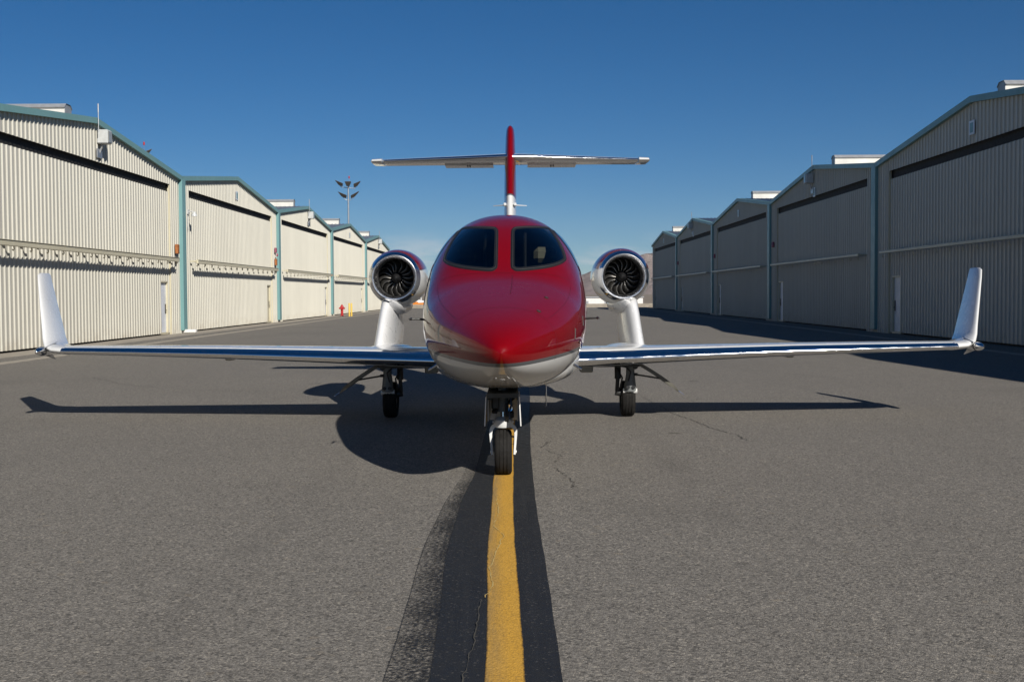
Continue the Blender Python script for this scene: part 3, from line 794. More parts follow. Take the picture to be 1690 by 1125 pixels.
SIDE = catmull([(3.02, 1.90), (3.22, 2.12), (3.42, 2.24), (3.62, 2.25), (3.80, 2.18), (3.86, 2.02), (3.80, 1.90), (3.45, 1.84), (3.12, 1.84)], 4)
for sx in (1, -1):
    side_pane(offset_poly(SIDE, -0.02), sx, 0.002, 'window_seal', 'black', jet)
    side_pane(SIDE, sx, 0.004, 'side_window', 'sideglass', jet)
    for c in (4.75, 5.55, 6.35):
        side_pane(catmull([(c - 0.20, 1.70), (c - 0.20, 2.0), (c - 0.1, 2.1), (c + 0.1, 2.1), (c + 0.20, 2.0), (c + 0.20, 1.70), (c + 0.1, 1.6), (c - 0.1, 1.6)], 4), sx, 0.004, 'cabin_window', 'sideglass', jet)

# seams on the nose: hood joint, radome joint, small service fittings
def seam(pts, name='panel_seam', w=0.0035, mat='panelseam'):
    b = MB(); rows = []
    P3 = [Vector(surf(abs(x), z, 0.0012, 1 if x >= 0 else -1)) for x, z in pts]
    for i, p in enumerate(P3):
        d = (P3[min(i + 1, len(P3) - 1)] - P3[max(i - 1, 0)]).normalized(); q = d.cross(Vector((0, -0.6, 0.8))).normalized() * w / 2
        rows.append([p - q, p + q])
    b.loft(rows, False, False); b.build(name, mat, jet)
def ring_at(s0, a0, a1, n=40):
    out = []
    for i in range(n + 1):
        x, _, z = fpoint(s0, a0 + (a1 - a0) * i / n); out.append((x if abs(x) > 1e-5 else 1e-5, z))
    return out
def seam_ring(s0, a0, a1, bow=0.0, w=0.004):
    b = MB(); rows = []
    for i in range(61):
        a = a0 + (a1 - a0) * i / 60; s_ = s0 + bow * cos(a) ** 2
        p, q = Vector(fpoint(s_ - w / 2, a, -0.0012)), Vector(fpoint(s_ + w / 2, a, -0.0012)); rows.append([p, q])
    b.loft(rows, False, False); b.build('panel_seam', 'panelseam', jet)
seam_ring(2.0, radians(12), radians(168), 0.35)
seam_ring(0.78, radians(-20), radians(200), 0.0)
seam_ring(3.42, radians(55), radians(125), 0.0)
def seam_long(s0, s1, a0, a1, w=0.004):
    b = MB(); rows = []
    for i in range(41):
        t = i / 40; s_ = s0 + (s1 - s0) * t; a = a0 + (a1 - a0) * t; da = w / 2 / max(F_HW(s_), .1)
        rows.append([fpoint(s_, a - da, -0.0012), fpoint(s_, a + da, -0.0012)])
    b.loft(rows, False, False); b.build('panel_seam', 'panelseam', jet)
seam_long(1.25, 1.95, radians(86), radians(86)); 
for a in (38, 142): seam_long(0.85, 2.1, radians(a), radians(a))
for x, z in ((0.375, 1.575), (0.30, 1.465)):
    b = MB(); p = Vector(surf(x, z, 0.004)); n = snorm(x, z, fstation(x, z))
    b.tube([p - n * 0.006, p + n * 0.002], 0.019, 16); f_ = b.build('service_cap', 'geardark', jet)
    b = MB(); b.tube([p + n * 0.002, p + n * 0.005], 0.010, 12); b.build('cap_centre', 'trim', f_)

for s_, a_ in ((1.30, -2), (1.75, 2), (1.5, -8)):
    b = MB(); p0 = fpoint(s_, radians(a_), -0.002); p1 = fpoint(s_ + 0.03, radians(a_ + (9 if s_ != 1.5 else 2)), -0.002)
    b.tube([p0, p1], 0.006, 8); b.build('latch', 'geardark', jet, smooth=True)
# pitot probes on the sides, blade probe and aerials
for sx in (-1, 1):
    b = MB(); z = 1.37; s0 = 2.05; x0 = F_HW(s0) * 0.985
    b.tube([(sx * (x0 - 0.05), s0 + 0.06, z + 0.0), (sx * (x0 + 0.05), s0 + 0.03, z + 0.012), (sx * (x0 + 0.125), s0, z + 0.014)], [0.013, 0.010, 0.008], 10)
    b.tube([(sx * (x0 + 0.125), s0 + 0.05, z + 0.014), (sx * (x0 + 0.125), s0 - 0.16, z + 0.014)], [0.014, 0.007], 10)
    b.build('pitot_probe', 'geardark', jet, smooth=True)
    b = MB(); b.tube([(sx * 0.66, 2.45, 0.93), (sx * 0.735, 2.42, 0.885)], [0.013, 0.009], 10); b.build('temperature_probe', 'piston', jet, smooth=True)
b = MB(); b.loft([[(0.42 + 0.006 * a, 3.6 + 0.10 * c + d, z) for a, c in ((0, -1), (1, -.3), (0, 1), (-1, -.3))] for z, d in ((0.76, 0), (0.42, 0.12))], True); b.build('blade_aerial', 'white', jet)

# belly fairing under the wing
b = MB(); rings = []
for s_, hw, zb in ((3.6, 0.25, 0.66), (3.9, 0.52, 0.60), (4.3, 0.70, 0.565), (5.0, 0.84, 0.53), (6.0, 0.90, 0.515), (7.2, 0.86, 0.53), (8.3, 0.62, 0.62), (9.0, 0.2, 0.8)):
    ring = []
    for j in range(40):
        a = 2 * pi * j / 40; c, q = cos(a), sin(a)
        ring.append((hw * math.copysign(abs(c) ** 0.8, c), s_, 0.83 + (0.83 - zb) * math.copysign(abs(q) ** 0.8, q) * (1 if q < 0 else 0.45)))
    rings.append(ring)
b.loft(rings, True); b.build('belly_fairing', 'white', jet, smooth=True)

# --- wings
def airfoil(n=36, tc=0.13, camber=0.018):
    """closed outline from trailing edge over the top to the nose and back: (x/c, z/c)"""
    up_, lo_ = [], []
    for i in range(n + 1):
        x = (1 - cos(pi * i / n)) / 2
        t = 5 * tc * (0.2969 * sqrt(x) - 0.126 * x - 0.3516 * x * x + 0.2843 * x ** 3 - 0.1036 * x ** 4)
        c = camber * 4 * x * (1 - x)
        up_.append((x, c + t)); lo_.append((x, c - t))
    return up_, lo_
# span station x: LE y, chord, z of chord line, t/c
WT = [(0.55, 5.72, 2.05, 0.775, 0.135), (0.95, 5.78, 1.92, 0.785, 0.135), (1.60, 5.87, 1.74, 0.805, 0.132), (2.6, 5.97, 1.53, 0.838, 0.13), (3.6, 6.07, 1.33, 0.868, 0.128), (4.8, 6.19, 1.09, 0.893, 0.125), (5.75, 6.29, 0.90, 0.908, 0.125)]
def wring(sec, sgn, x0, x1, side='both', n=36):
    """points of one span section between chord fractions x0..x1 (nose piece or rear box)"""
    x, le, c, z, tc = sec; up_, lo_ = airfoil(n, tc); inc = radians(1.0)
    P = []
    def pt(a, h):
        yy, zz = a * c, h * c
        return (sgn * x, le + yy * cos(inc) + zz * sin(inc), z + zz * cos(inc) - yy * sin(inc))
    if side == 'nose': seq = [q for q in up_[::-1] if q[0] <= x1] + [q for q in lo_[1:] if q[0] <= x1]
    else: seq = [q for q in up_[::-1] if q[0] >= x0] + [q for q in lo_ if q[0] >= x0][0:-1]
    return [pt(*q) for q in seq]
for sgn in (-1, 1):
    b = MB(); b.loft([wring(w_, sgn, 0, 0.105, 'nose') for w_ in WT], False, False); le = b.build('wing_leading_edge', 'chrome', jet, smooth=True, angle=60)
    b = MB(); b.loft([wring(w_, sgn, 0.100, 1.0, 'rear') for w_ in WT], True); b.build('wing', 'white', jet, smooth=True, angle=40)
    # flap hinge fairings below
    for xx in (2.55, 3.75):
        b = MB(); yy = 7.05 if xx < 3 else 6.95
        zc = 0.735 + (xx - 2.5) * 0.03
        b.bbox(sgn * (xx - 0.05), sgn * (xx + 0.05), yy, yy + 0.4, zc - 0.03, zc + 0.06, 0.015); b.build('flap_fairing', 'grey', jet)
    for xx, z_ in ((0.93, 0.58),):
        b = MB(); b.bbox(sgn * xx, sgn * (xx + 0.17), 6.6, 6.9, z_, z_ + 0.12, 0.015); b.build('flap_fairing', 'grey', jet)
    # winglet: blended root, upswept and leaning outwards
    b = MB(); rings = []
    for x, le_, c, z, th in ((5.72, 6.30, 0.90, 0.912, 0.105), (5.90, 6.36, 0.86, 0.925, 0.10), (6.01, 6.44, 0.84, 0.965, 0.095), (6.065, 6.54, 0.80, 1.06, 0.085), (6.11, 6.64, 0.75, 1.18, 0.075), (6.22, 6.86, 0.62, 1.50, 0.06), (6.32, 7.06, 0.50, 1.80, 0.048), (6.355, 7.14, 0.45, 1.905, 0.042), (6.36, 7.22, 0.34, 1.93, 0.02)):
        up_, lo_ = airfoil(20, th / c * 1.15, 0.0)
        ang = {5.72: 0, 5.90: 12, 6.01: 42}.get(x, 72 if x < 6.34 else 72)
        nx, nz = -sin(radians(ang)), cos(radians(ang))
        ring = [(sgn * (x + h * c * nx), le_ + a * c, z + h * c * nz) for a, h in up_[::-1] + lo_[1:-1]]
        rings.append(ring)
    b.loft(rings, True); b.build('winglet', 'white', jet, smooth=True, angle=50)
    # tip pod
    b = MB(); prof = [(0.0015, 0.03), (0.020, 0.040), (0.037, 0.07), (0.050, 0.13), (0.057, 0.20), (0.055, 0.40), (0.042, 0.65), (0.015, 0.9)]
    b.rev(prof, (sgn * 6.035, 6.20, 0.908), 'y', 24); pod = b.build('wingtip_pod', 'chrome', jet, smooth=True)
    b = MB(); b.rev([(0.0572, 0.20), (0.061, 0.21), (0.061, 0.225), (0.0570, 0.235)], (sgn * 6.035, 6.20, 0.908), 'y', 24); b.build('pod_band', 'geardark', pod, smooth=True)
    b = MB()
    for d in (1, -1):
        b.add([(sgn * 5.965, 6.36, 0.908 + d * 0.05), (sgn * 5.975, 6.62, 0.908 + d * 0.05), (sgn * 5.93 if d < 0 else sgn * 5.90, 6.62, 0.908 + d * 0.115), (sgn * 5.98, 6.36, 0.908 + d * 0.05), (sgn * 5.99, 6.62, 0.908 + d * 0.05), (sgn * 5.945 if d < 0 else sgn * 5.915, 6.62, 0.908 + d * 0.115)],
              [(0, 1, 2), (5, 4, 3), (0, 3, 4, 1), (1, 4, 5, 2), (2, 5, 3, 0)])
    b.build('strake', 'piston', pod)

# --- engines
FY, FZ, FX = 7.70, 1.850, 1.600
blade_me = None
for sgn in (-1, 1):
    eng = empty('engine', (0, 0, 0)); eng.parent = jet
    eng.location = (sgn * FX, FY, FZ)
    b = MB()
    b.rev([(0.262, 0.16), (0.262, 0.10), (0.268, 0.055), (0.280, 0.020), (0.296, 0.002), (0.306, 0.0), (0.320, 0.010), (0.336, 0.040), (0.350, 0.075), (0.360, 0.110)], n=72)
    lip_ = b.build('inlet_lip', 'chrome', eng, smooth=True)
    b = MB(); b.rev([(0.2605, 0.14), (0.2665, 0.053), (0.279, 0.017), (0.2955, -0.0015), (0.3065, -0.003), (0.314, 0.001)], n=72); b.build('inlet_ring', 'satin', lip_, smooth=True)
    b = MB(); b.rev([(0.3595, 0.112), (0.384, 0.22), (0.404, 0.45), (0.412, 0.70), (0.405, 1.05), (0.382, 1.4), (0.345, 1.8), (0.29, 2.15), (0.27, 2.2)], n=72)
    b.build('cowl', 'nac', eng, smooth=True)
    b = MB(); b.rev([(0.262, 0.16), (0.264, 0.30), (0.268, 0.48), (0.266, 0.60)], n=64); b.rev([(0.266, 0.60), (0.002, 0.62)], n=64); b.build('fan_duct', 'duct', eng, smooth=True)
    b = MB(); b.rev([(0.002, 0.20), (0.022, 0.215), (0.045, 0.25), (0.066, 0.31), (0.078, 0.38), (0.080, 0.52)], n=32); b.build('spinner', 'black', eng, smooth=True)
    b = MB(); b.rev([(0.29, 2.15), (0.27, 2.0), (0.15, 2.1), (0.12, 2.45), (0.002, 2.6)], n=40); b.build('exhaust', 'duct', eng, smooth=True)
    NB = 16
    if blade_me is None:
        b = MB(); rows = []
        for i in range(13):
            r = 0.072 + (0.260 - 0.072) * i / 12; t = i / 12
            sweep = 0.30 * sin(t * pi * 0.9) - 0.32 * t            # radians: sickle
            chord = 0.085 + 0.035 * sin(t * pi)
            pitch = radians(28 + 34 * t)                            # from axial
            row = []
            for j in range(7):
                u = (j / 6 - 0.5) * chord
                dy, dt = u * cos(pitch), u * sin(pitch)
                cam_ = 0.008 * (1 - (2 * j / 6 - 1) ** 2)
                a = sweep + (dt + cam_ * cos(pitch)) / r
                row.append((r * sin(a), 0.40 + dy - cam_ * sin(pitch), r * cos(a)))
            rows.append(row)
        n = 7; front = [p for r in rows for p in r]
        b.loft(rows, False, False)
        bl = b.build('fan_blade', 'blade', eng, smooth=True, angle=80)
        sm = bl.modifiers.new('thickness', 'SOLIDIFY'); sm.thickness = 0.004
        blade_me = bl; start = 1
    else: start = 0
    for k in range(start, NB):
        o = use(blade_me, eng); o.rotation_euler = (0, 2 * pi * k / NB + 0.1, 0)
    # pylon standing on the wing
    b = MB(); rings = []
    for x, le_, c, z, th in ((1.782, 7.12, 2.02, 0.82, 0.25), (1.776, 7.20, 1.95, 0.92, 0.24), (1.763, 7.36, 1.80, 1.10, 0.23), (1.750, 7.52, 1.66, 1.28, 0.22), (1.739, 7.66, 1.54, 1.42, 0.215), (1.728, 7.80, 1.42, 1.55, 0.215)):
        up_, lo_ = airfoil(22, th / c, 0.0)
        toe = -0.155 if z < 1.2 else -0.12
        rings.append([(sgn * (x + toe * a + h * c), le_ + a * c, z) for a, h in up_[::-1] + lo_[1:-1]])
    b.loft(rings, True); py = b.build('pylon', 'silver', jet, smooth=True, angle=50)
    b = MB(); rings = []
    for t, w_, h_ in ((0.0, 0.01, 0.005), (0.06, 0.13, 0.03), (0.2, 0.24, 0.045), (0.5, 0.30, 0.05), (0.8, 0.2, 0.04), (1.0, 0.02, 0.01)):
        rings.append([(sgn * (1.62 + w_ * cos(2 * pi * j / 20)), 6.75 + 1.3 * t, 0.885 + h_ * sin(2 * pi * j / 20)) for j in range(20)])
    b.loft(rings, True); b.build('pylon_fairing', 'silver', py, smooth=True)
    b = MB(); b.loft([[(sgn * (FX + 0.02 + w_ * cos(2 * pi * j / 24)), FY + y, FZ - 0.30 - d + h_ * sin(2 * pi * j / 24)) for j in range(24)] for y, w_, h_, d in ((0.012, 0.012, 0.008, 0.030), (0.05, 0.055, 0.035, 0.045), (0.14, 0.10, 0.08, 0.070), (0.4, 0.16, 0.12, 0.10), (1.1, 0.18, 0.13, 0.10), (1.9, 0.10, 0.08, 0.02))], True)
    b.build('pylon_cuff', 'silver', py, smooth=True)

# --- fin and tailplane
b = MB(); rings = []
for z, le_, c, th in ((2.2, 8.95, 3.2, 0.235), (2.6, 9.75, 2.62, 0.22), (3.0, 10.30, 2.25, 0.21), (3.4, 10.72, 1.95, 0.205), (3.9, 11.20, 1.62, 0.19), (4.3, 11.58, 1.38, 0.165), (4.44, 11.72, 1.26, 0.145), (4.50, 11.82, 1.12, 0.11), (4.53, 11.95, 0.9, 0.05)):
    up_, lo_ = airfoil(26, th / c, 0.0)
    rings.append([(h * c, le_ + a * c, z) for a, h in up_[::-1] + lo_[1:-1]])
b.loft(rings, True); fin = b.build('tail_fin', 'finp', jet, smooth=True, angle=50)
for sgn in (-1, 1):
    b = MB(); b.tube([(sgn * 0.07, 10.45, 3.045), (sgn * 0.27, 10.62, 3.045)], [0.010, 0.006], 8); b.bbox(sgn * 0.06, sgn * 0.105, 10.35, 10.55, 3.03, 3.075, 0.01)
    b.build('whip_aerial', 'white', fin, smooth=True)
    TT = [(0.05, 11.28, 1.20, 3.925, 0.105), (0.8, 11.45, 1.02, 3.92, 0.10), (1.6, 11.63, 0.84, 3.915, 0.10), (2.20, 11.77, 0.70, 3.91, 0.10)]
    b = MB(); b.loft([wring(w_, sgn, 0, 0.09, 'nose', 28) for w_ in TT], False, False); b.build('tailplane_leading_edge', 'chrome', jet, smooth=True, angle=60)
    b = MB(); b.loft([wring(w_, sgn, 0.085, 1.0, 'rear', 28) for w_ in TT], True); b.build('tailplane', 'white', jet, smooth=True, angle=40)
    b = MB(); b.loft([wring(w_, sgn, 0, 1, 'rear', 24) for w_ in ((2.21, 11.66, 0.82, 3.908, 0.115), (2.38, 11.70, 0.76, 3.908, 0.11), (2.40, 11.75, 0.66, 3.908, 0.07))], True); b.build('elevator_horn', 'white', jet, smooth=True, angle=40)
    b = MB(); b.box(*sorted((sgn * 0.30, sgn * 1.15)), 12.15, 12.60, 3.866, 3.893); b.build('elevator', 'white', jet)
    b = MB()
    for d in (0, 0.06): b.bbox(sgn * (0.70 + d * 0.7), sgn * (0.72 + d * 0.7), 12.15, 12.3, 3.845, 3.885, 0.006)
    b.build('hinge', 'geardark', jet)

# --- nose gear
NX, NY = -0.009, 1.57
def tyre(b, x, y, r, w, n=56):
    pr = []
    R = r; h = w / 2
    for t in (-1.0, -0.97, -0.9, -0.72, -0.5):
        pass
    prof = [(R * 0.60, -h * 0.80), (R * 0.72, -h * 0.98), (R * 0.84, -h), (R * 0.93, -h * 0.90), (R * 0.975, -h * 0.72), (R * 0.993, -h * 0.50)]
    for g in (-0.42, 0.0, 0.42):
        prof += [(R * 0.998, h * (g - 0.10)), (R * 0.998, h * (g - 0.055)), (R * 0.965, h * (g - 0.045)), (R * 0.965, h * (g + 0.045)), (R * 0.998, h * (g + 0.055)), (R * 0.998, h * (g + 0.10))]
    prof += [(R * 0.993, h * 0.56), (R * 0.975, h * 0.72), (R * 0.93, h * 0.90), (R * 0.84, h), (R * 0.72, h * 0.98), (R * 0.60, h * 0.80)]
    b.rev(prof, (x, y, r), 'x', n)
ng = MB(); ng.tube([(NX, NY + 0.06, 0.98), (NX, NY + 0.03, 0.56)], 0.045, 18); ng.tube([(NX, NY + 0.03, 0.72), (NX, NY + 0.03, 0.70)], 0.062, 18); ng.tube([(NX, NY + 0.30, 0.9), (NX, NY + 0.06, 0.62)], 0.02, 10)
ngo = ng.build('nose_gear', 'geargrey', jet, smooth=True)
b = MB(); b.tube([(NX, NY + 0.03, 0.58), (NX, NY + 0.02, 0.44)], 0.026, 16); b.build('oleo_piston', 'piston', ngo, smooth=True)
b = MB(); r = 0.205; tyre(b, NX, NY, r, 0.152); b.build('tyre', 'rubber', ngo, smooth=True, angle=40)
b = MB()
for sx in (-1, 1): b.rev([(0.002, 0.045 * sx), (0.05, 0.05 * sx), (0.06, 0.03 * sx), (0.105, 0.04 * sx), (0.125, 0.062 * sx)], (NX, NY, r), 'x', 32)
b.build('rim', 'rim', ngo, smooth=True)
b = MB(); arch = []
for k in range(15):
    a = pi * k / 14; arch.append((NX - 0.112 * math.copysign(abs(cos(a)) ** 0.8, cos(a)), NY + 0.015, 0.365 + 0.092 * sin(a) ** 0.8))
arch = [(NX - 0.100, NY, 0.185), (NX - 0.107, NY + 0.005, 0.28)] + arch + [(NX + 0.107, NY + 0.005, 0.28), (NX + 0.100, NY, 0.185)]
rings = []
for i, p in enumerate(arch):
    p = Vector(p); d = (Vector(arch[min(i + 1, len(arch) - 1)]) - Vector(arch[max(i - 1, 0)])).normalized(); q = d.cross(Vector((0, 1, 0))).normalized()
    tw = 0.009 if i in (0, 1, len(arch) - 2, len(arch) - 1) else 0.012 if i in (2, len(arch) - 3) else 0.015
    rings.append([p + q * tw + Vector((0, -0.032, 0)), p + q * tw + Vector((0, 0.032, 0)), p - q * tw + Vector((0, 0.032, 0)), p - q * tw + Vector((0, -0.032, 0))])
b.loft(rings, True); b.rev([(0.075, -0.03), (0.085, 0.0), (0.085, 0.035), (0.06, 0.06), (0.03, 0.065)], (NX, NY + 0.02, 0.455), 'z', 24)
b.build('fork', 'gearwhite', ngo, smooth=True, angle=40)
b = MB()
for sx in (-1, 1): b.tube([(NX + sx * 0.090, NY - 0.0, 0.205), (NX + sx * 0.118, NY, 0.205)], 0.014, 12); b.tube([(NX + sx * 0.080, NY - 0.02, 0.475), (NX + sx * 0.096, NY - 0.02, 0.475)], 0.010, 10)
b.build('axle_bolt', 'gearwhite', ngo, smooth=True)
b = MB()
b.beam((NX + 0.035, NY - 0.05, 0.64), (NX + 0.035, NY - 0.10, 0.54), 0.03, 0.02); b.beam((NX + 0.035, NY - 0.10, 0.54), (NX + 0.03, NY - 0.03, 0.46), 0.03, 0.02)
b.build('torque_link', 'geardark', ngo)
b = MB(); b.tube([(NX + 0.06, NY - 0.02, 0.75), (NX + 0.075, NY - 0.05, 0.63), (NX + 0.05, NY - 0.04, 0.55), (NX + 0.06, NY, 0.46)], 0.008, 8); b.build('brake_hose', 'bluehose', ngo, smooth=True)
b = MB(); b.bbox(NX - 0.105, NX - 0.02, NY + 0.03, NY + 0.13, 0.58, 0.70, 0.012); b.bbox(NX + 0.045, NX + 0.095, NY + 0.06, NY + 0.12, 0.50, 0.56, 0.01); b.tube([(NX - 0.09, NY + 0.02, 0.565), (NX - 0.06, NY - 0.0, 0.565)], 0.02, 12); b.tube([(NX - 0.05, NY + .1, 0.56), (NX + 0.1, NY + .1, 0.68)], 0.012, 8)
b.build('steering_actuator', 'geardark', ngo)
b = MB(); b.rev([(0.002, 0.0), (0.030, -0.006), (0.034, -0.012), (0.036, 0.03), (0.02, 0.05)], (NX + 0.055, NY - 0.04, 0.60), 'y', 18); b.build('taxi_lamp', 'piston', ngo, smooth=True)
# doors: two side doors hanging open and the leg door behind
for sx in (-1, 1):
    b = MB(); b.loft([[(NX + sx * (0.140 + 0.012 * q), NY - 0.28 + 0.0 * q, 0.72 - 0.255 * q), (NX + sx * (0.140 + 0.012 * q), NY + 0.55, 0.70 - 0.255 * q), (NX + sx * (0.150 + 0.012 * q), NY + 0.55, 0.70 - 0.255 * q), (NX + sx * (0.150 + 0.012 * q), NY - 0.28, 0.72 - 0.255 * q)] for q in (0, 0.12, 0.9, 1)], True)
    b.build('gear_door', 'white', ngo)
    b = MB(); b.bbox(NX + sx * 0.122, NX + sx * 0.136, NY - 0.2, NY + 0.45, 0.50, 0.69, 0.005); b.build('door_stiffener', 'grey', ngo)
b = MB(); b.bbox(NX - 0.125, NX + 0.125, NY + 0.20, NY + 0.215, 0.47, 0.76, 0.006); b.build('leg_door', 'white', ngo)
b = MB(); b.box(NX - 0.135, NX + 0.135, NY - 0.34, NY + 0.6, 0.715, 0.755); b.build('gear_well', 'geardark', ngo)

# --- main gear
for sgn in (-1, 1):
    mx_, my = sgn * 1.575, 6.70
    b = MB(); b.tube([(mx_, my - 0.22, 0.78), (mx_, my - 0.20, 0.50)], 0.055, 16); b.tube([(mx_, my - 0.2, 0.56), (mx_, my - 0.19, 0.42), (mx_, my - 0.18, 0.36)], [0.058, 0.075, 0.082], 16)
    mg = b.build('main_gear', 'geargrey', jet, smooth=True)
    b = MB(); b.beam((mx_, my - 0.18, 0.37), (mx_, my, 0.24), 0.15, 0.07); b.tube([(mx_ - 0.09, my - 0.18, 0.345), (mx_ + 0.09, my - 0.18, 0.345)], 0.036, 14)
    b.build('trailing_link', 'gearwhite', mg, smooth=True)
    b = MB()
    for q in (-0.035, 0.035): b.tube([(mx_ + q, my - 0.275, 0.40), (mx_ + q, my - 0.255, 0.40)], 0.024, 12)
    b.build('link_recess_shade', 'black', mg)  # raised black discs, painted to look like shaded recesses
    b = MB(); tyre(b, mx_ - sgn * 0.02, my, 0.235, 0.18, 44); b.build('tyre', 'rubber', mg, smooth=True, angle=40)
    b = MB()
    for q in (-1, 1): b.rev([(0.002, 0.06 * q), (0.06, 0.065 * q), (0.08, 0.04 * q), (0.13, 0.05 * q), (0.16, 0.08 * q)], (mx_ - sgn * 0.02, my, 0.235), 'x', 28)
    b.build('rim', 'rim', mg, smooth=True)
    xi = mx_ - sgn * 0.155
    b = MB(); b.tube([(xi, my - 0.10, 0.74), (xi - sgn * 0.0, my - 0.12, 0.50)], 0.042, 12); b.tube([(xi, my - 0.12, 0.52), (xi - sgn * 0.01, my - 0.10, 0.34)], 0.026, 10); b.tube([(xi - sgn * 0.03, my - 0.1, 0.33), (xi + sgn * 0.06, my - 0.1, 0.31)], 0.045, 12)
    b.build('shock_strut', 'geardark', mg, smooth=True)
    b = MB(); b.tube([(xi - sgn * .02, my - .14, 0.66), (xi + sgn * .05, my - .22, 0.52), (xi + sgn * .03, my - .2, 0.40), (xi - sgn * .02, my - .15, 0.33)], 0.011, 8); b.tube([(xi + sgn * .05, my - .25, 0.70), (mx_, my - .27, 0.60), (mx_ - sgn * .03, my - .26, 0.48)], 0.009, 8); b.build('brake_line', 'black', mg, smooth=True)
    b = MB(); b.beam((mx_ - sgn * 0.02, my - 0.15, 0.66), (mx_ - sgn * 0.55, my - 0.1, 0.75), 0.05, 0.04); b.tube([(mx_ + sgn * 0.06, my - 0.2, 0.665), (mx_ + sgn * 0.06, my - 0.26, 0.665)], 0.035, 12); b.build('side_brace', 'geardark', mg)
    # door hinged on the outer edge of the well, hanging out and down
    p0, p1 = Vector((mx_ + sgn * 0.10, 0, 0.705)), Vector((mx_ + sgn * 0.655, 0, 0.325))
    d = (p1 - p0); nn = Vector((-d.z * sgn, 0, d.x * sgn)).normalized()
    b = MB(); rings = []
    for t, wa, wb, bow in ((0, -0.30, 0.30, 0), (0.25, -0.32, 0.30, 0.012), (0.5, -0.31, 0.28, 0.016), (0.8, -0.25, 0.22, 0.01), (0.93, -0.16, 0.14, 0.0), (1.0, -0.05, 0.04, -0.004)):
        c = p0 + d * t + nn * bow; th_ = nn * (0.022 if t < 0.9 else 0.008)
        rings.append([c + Vector((0, my + 0.02 + wa, 0)) + th_, c + Vector((0, my + 0.02 + wb, 0)) + th_, c + Vector((0, my + 0.02 + wb, 0)) - th_, c + Vector((0, my + 0.02 + wa, 0)) - th_])
    b.loft(rings, True); b.build('gear_door', 'doorshade', mg, smooth=True, angle=30)
    b = MB(); q0 = p0 + d * 0.52 - nn * 0.02; b.tube([(mx_ + sgn * 0.05, my - 0.24, 0.565), (q0.x, my - 0.24, q0.z + 0.02)], 0.011, 8); b.tube([(mx_ + sgn * 0.05, my - 0.24, 0.565), (mx_ + sgn * 0.09, my - 0.24, 0.563)], 0.02, 10)
    b.build('door_rod', 'geardark', mg, smooth=True)
    e = p1; b = MB(); b.tube([(e.x - sgn * .03, my - .2, e.z + .02), (e.x + sgn * .045, my - .2, e.z - .035)], [0.008, 0.003], 8); b.build('door_hook', 'piston', mg, smooth=True)
    b = MB(); b.box(*sorted((mx_ - sgn * 0.62, mx_ + sgn * 0.1)), my - 0.42, my + 0.35, 0.672, 0.695); b.build('gear_well', 'geardark', mg)

# ------------------------------------------------------------------ small things by the hangars
# fire hydrant
hy = empty('fire_hydrant', (-13.6, 93.0, 0)); tag(hy, 'red fire hydrant in front of the fourth sunlit hangar', 'fire hydrant')
b = MB(); b.rev([(0.15, 0.0), (0.15, 0.05), (0.10, 0.06), (0.10, 0.50), (0.135, 0.51), (0.135, 0.56), (0.11, 0.57), (0.11, 0.66), (0.14, 0.67), (0.14, 0.70), (0.11, 0.78), (0.06, 0.84), (0.03, 0.86), (0.03, 0.90), (0.002, 0.905)], axis='z', n=20); b.build('barrel', 'hydrant', hy, smooth=True)
for a, r_ in ((0, 0.055), (pi, 0.055), (-pi / 2, 0.075)):
    b = MB(); c = Vector((cos(a), sin(a), 0)); b.tube([c * 0.09 + Vector((0, 0, .6)), c * 0.19 + Vector((0, 0, .6))], r_, 12); b.tube([c * 0.19 + Vector((0, 0, .6)), c * 0.225 + Vector((0, 0, .6))], r_ * 1.25, 12); b.build('outlet_cap', 'hydrant', hy)
for i, (x, lab) in enumerate(((-12.83, 'left one of two yellow bollards standing beside the red hydrant'), (-12.66, 'right one of two yellow bollards standing beside the red hydrant'))):
    b = MB(); b.rev([(0.062, 0.0), (0.062, 0.96), (0.045, 0.995), (0.002, 1.005)], axis='z', n=20)
    tag(b.build('bollard', 'bollard', None, (x, 91.5, 0), smooth=True), lab, 'bollard', 'yellow bollards by the hydrant')

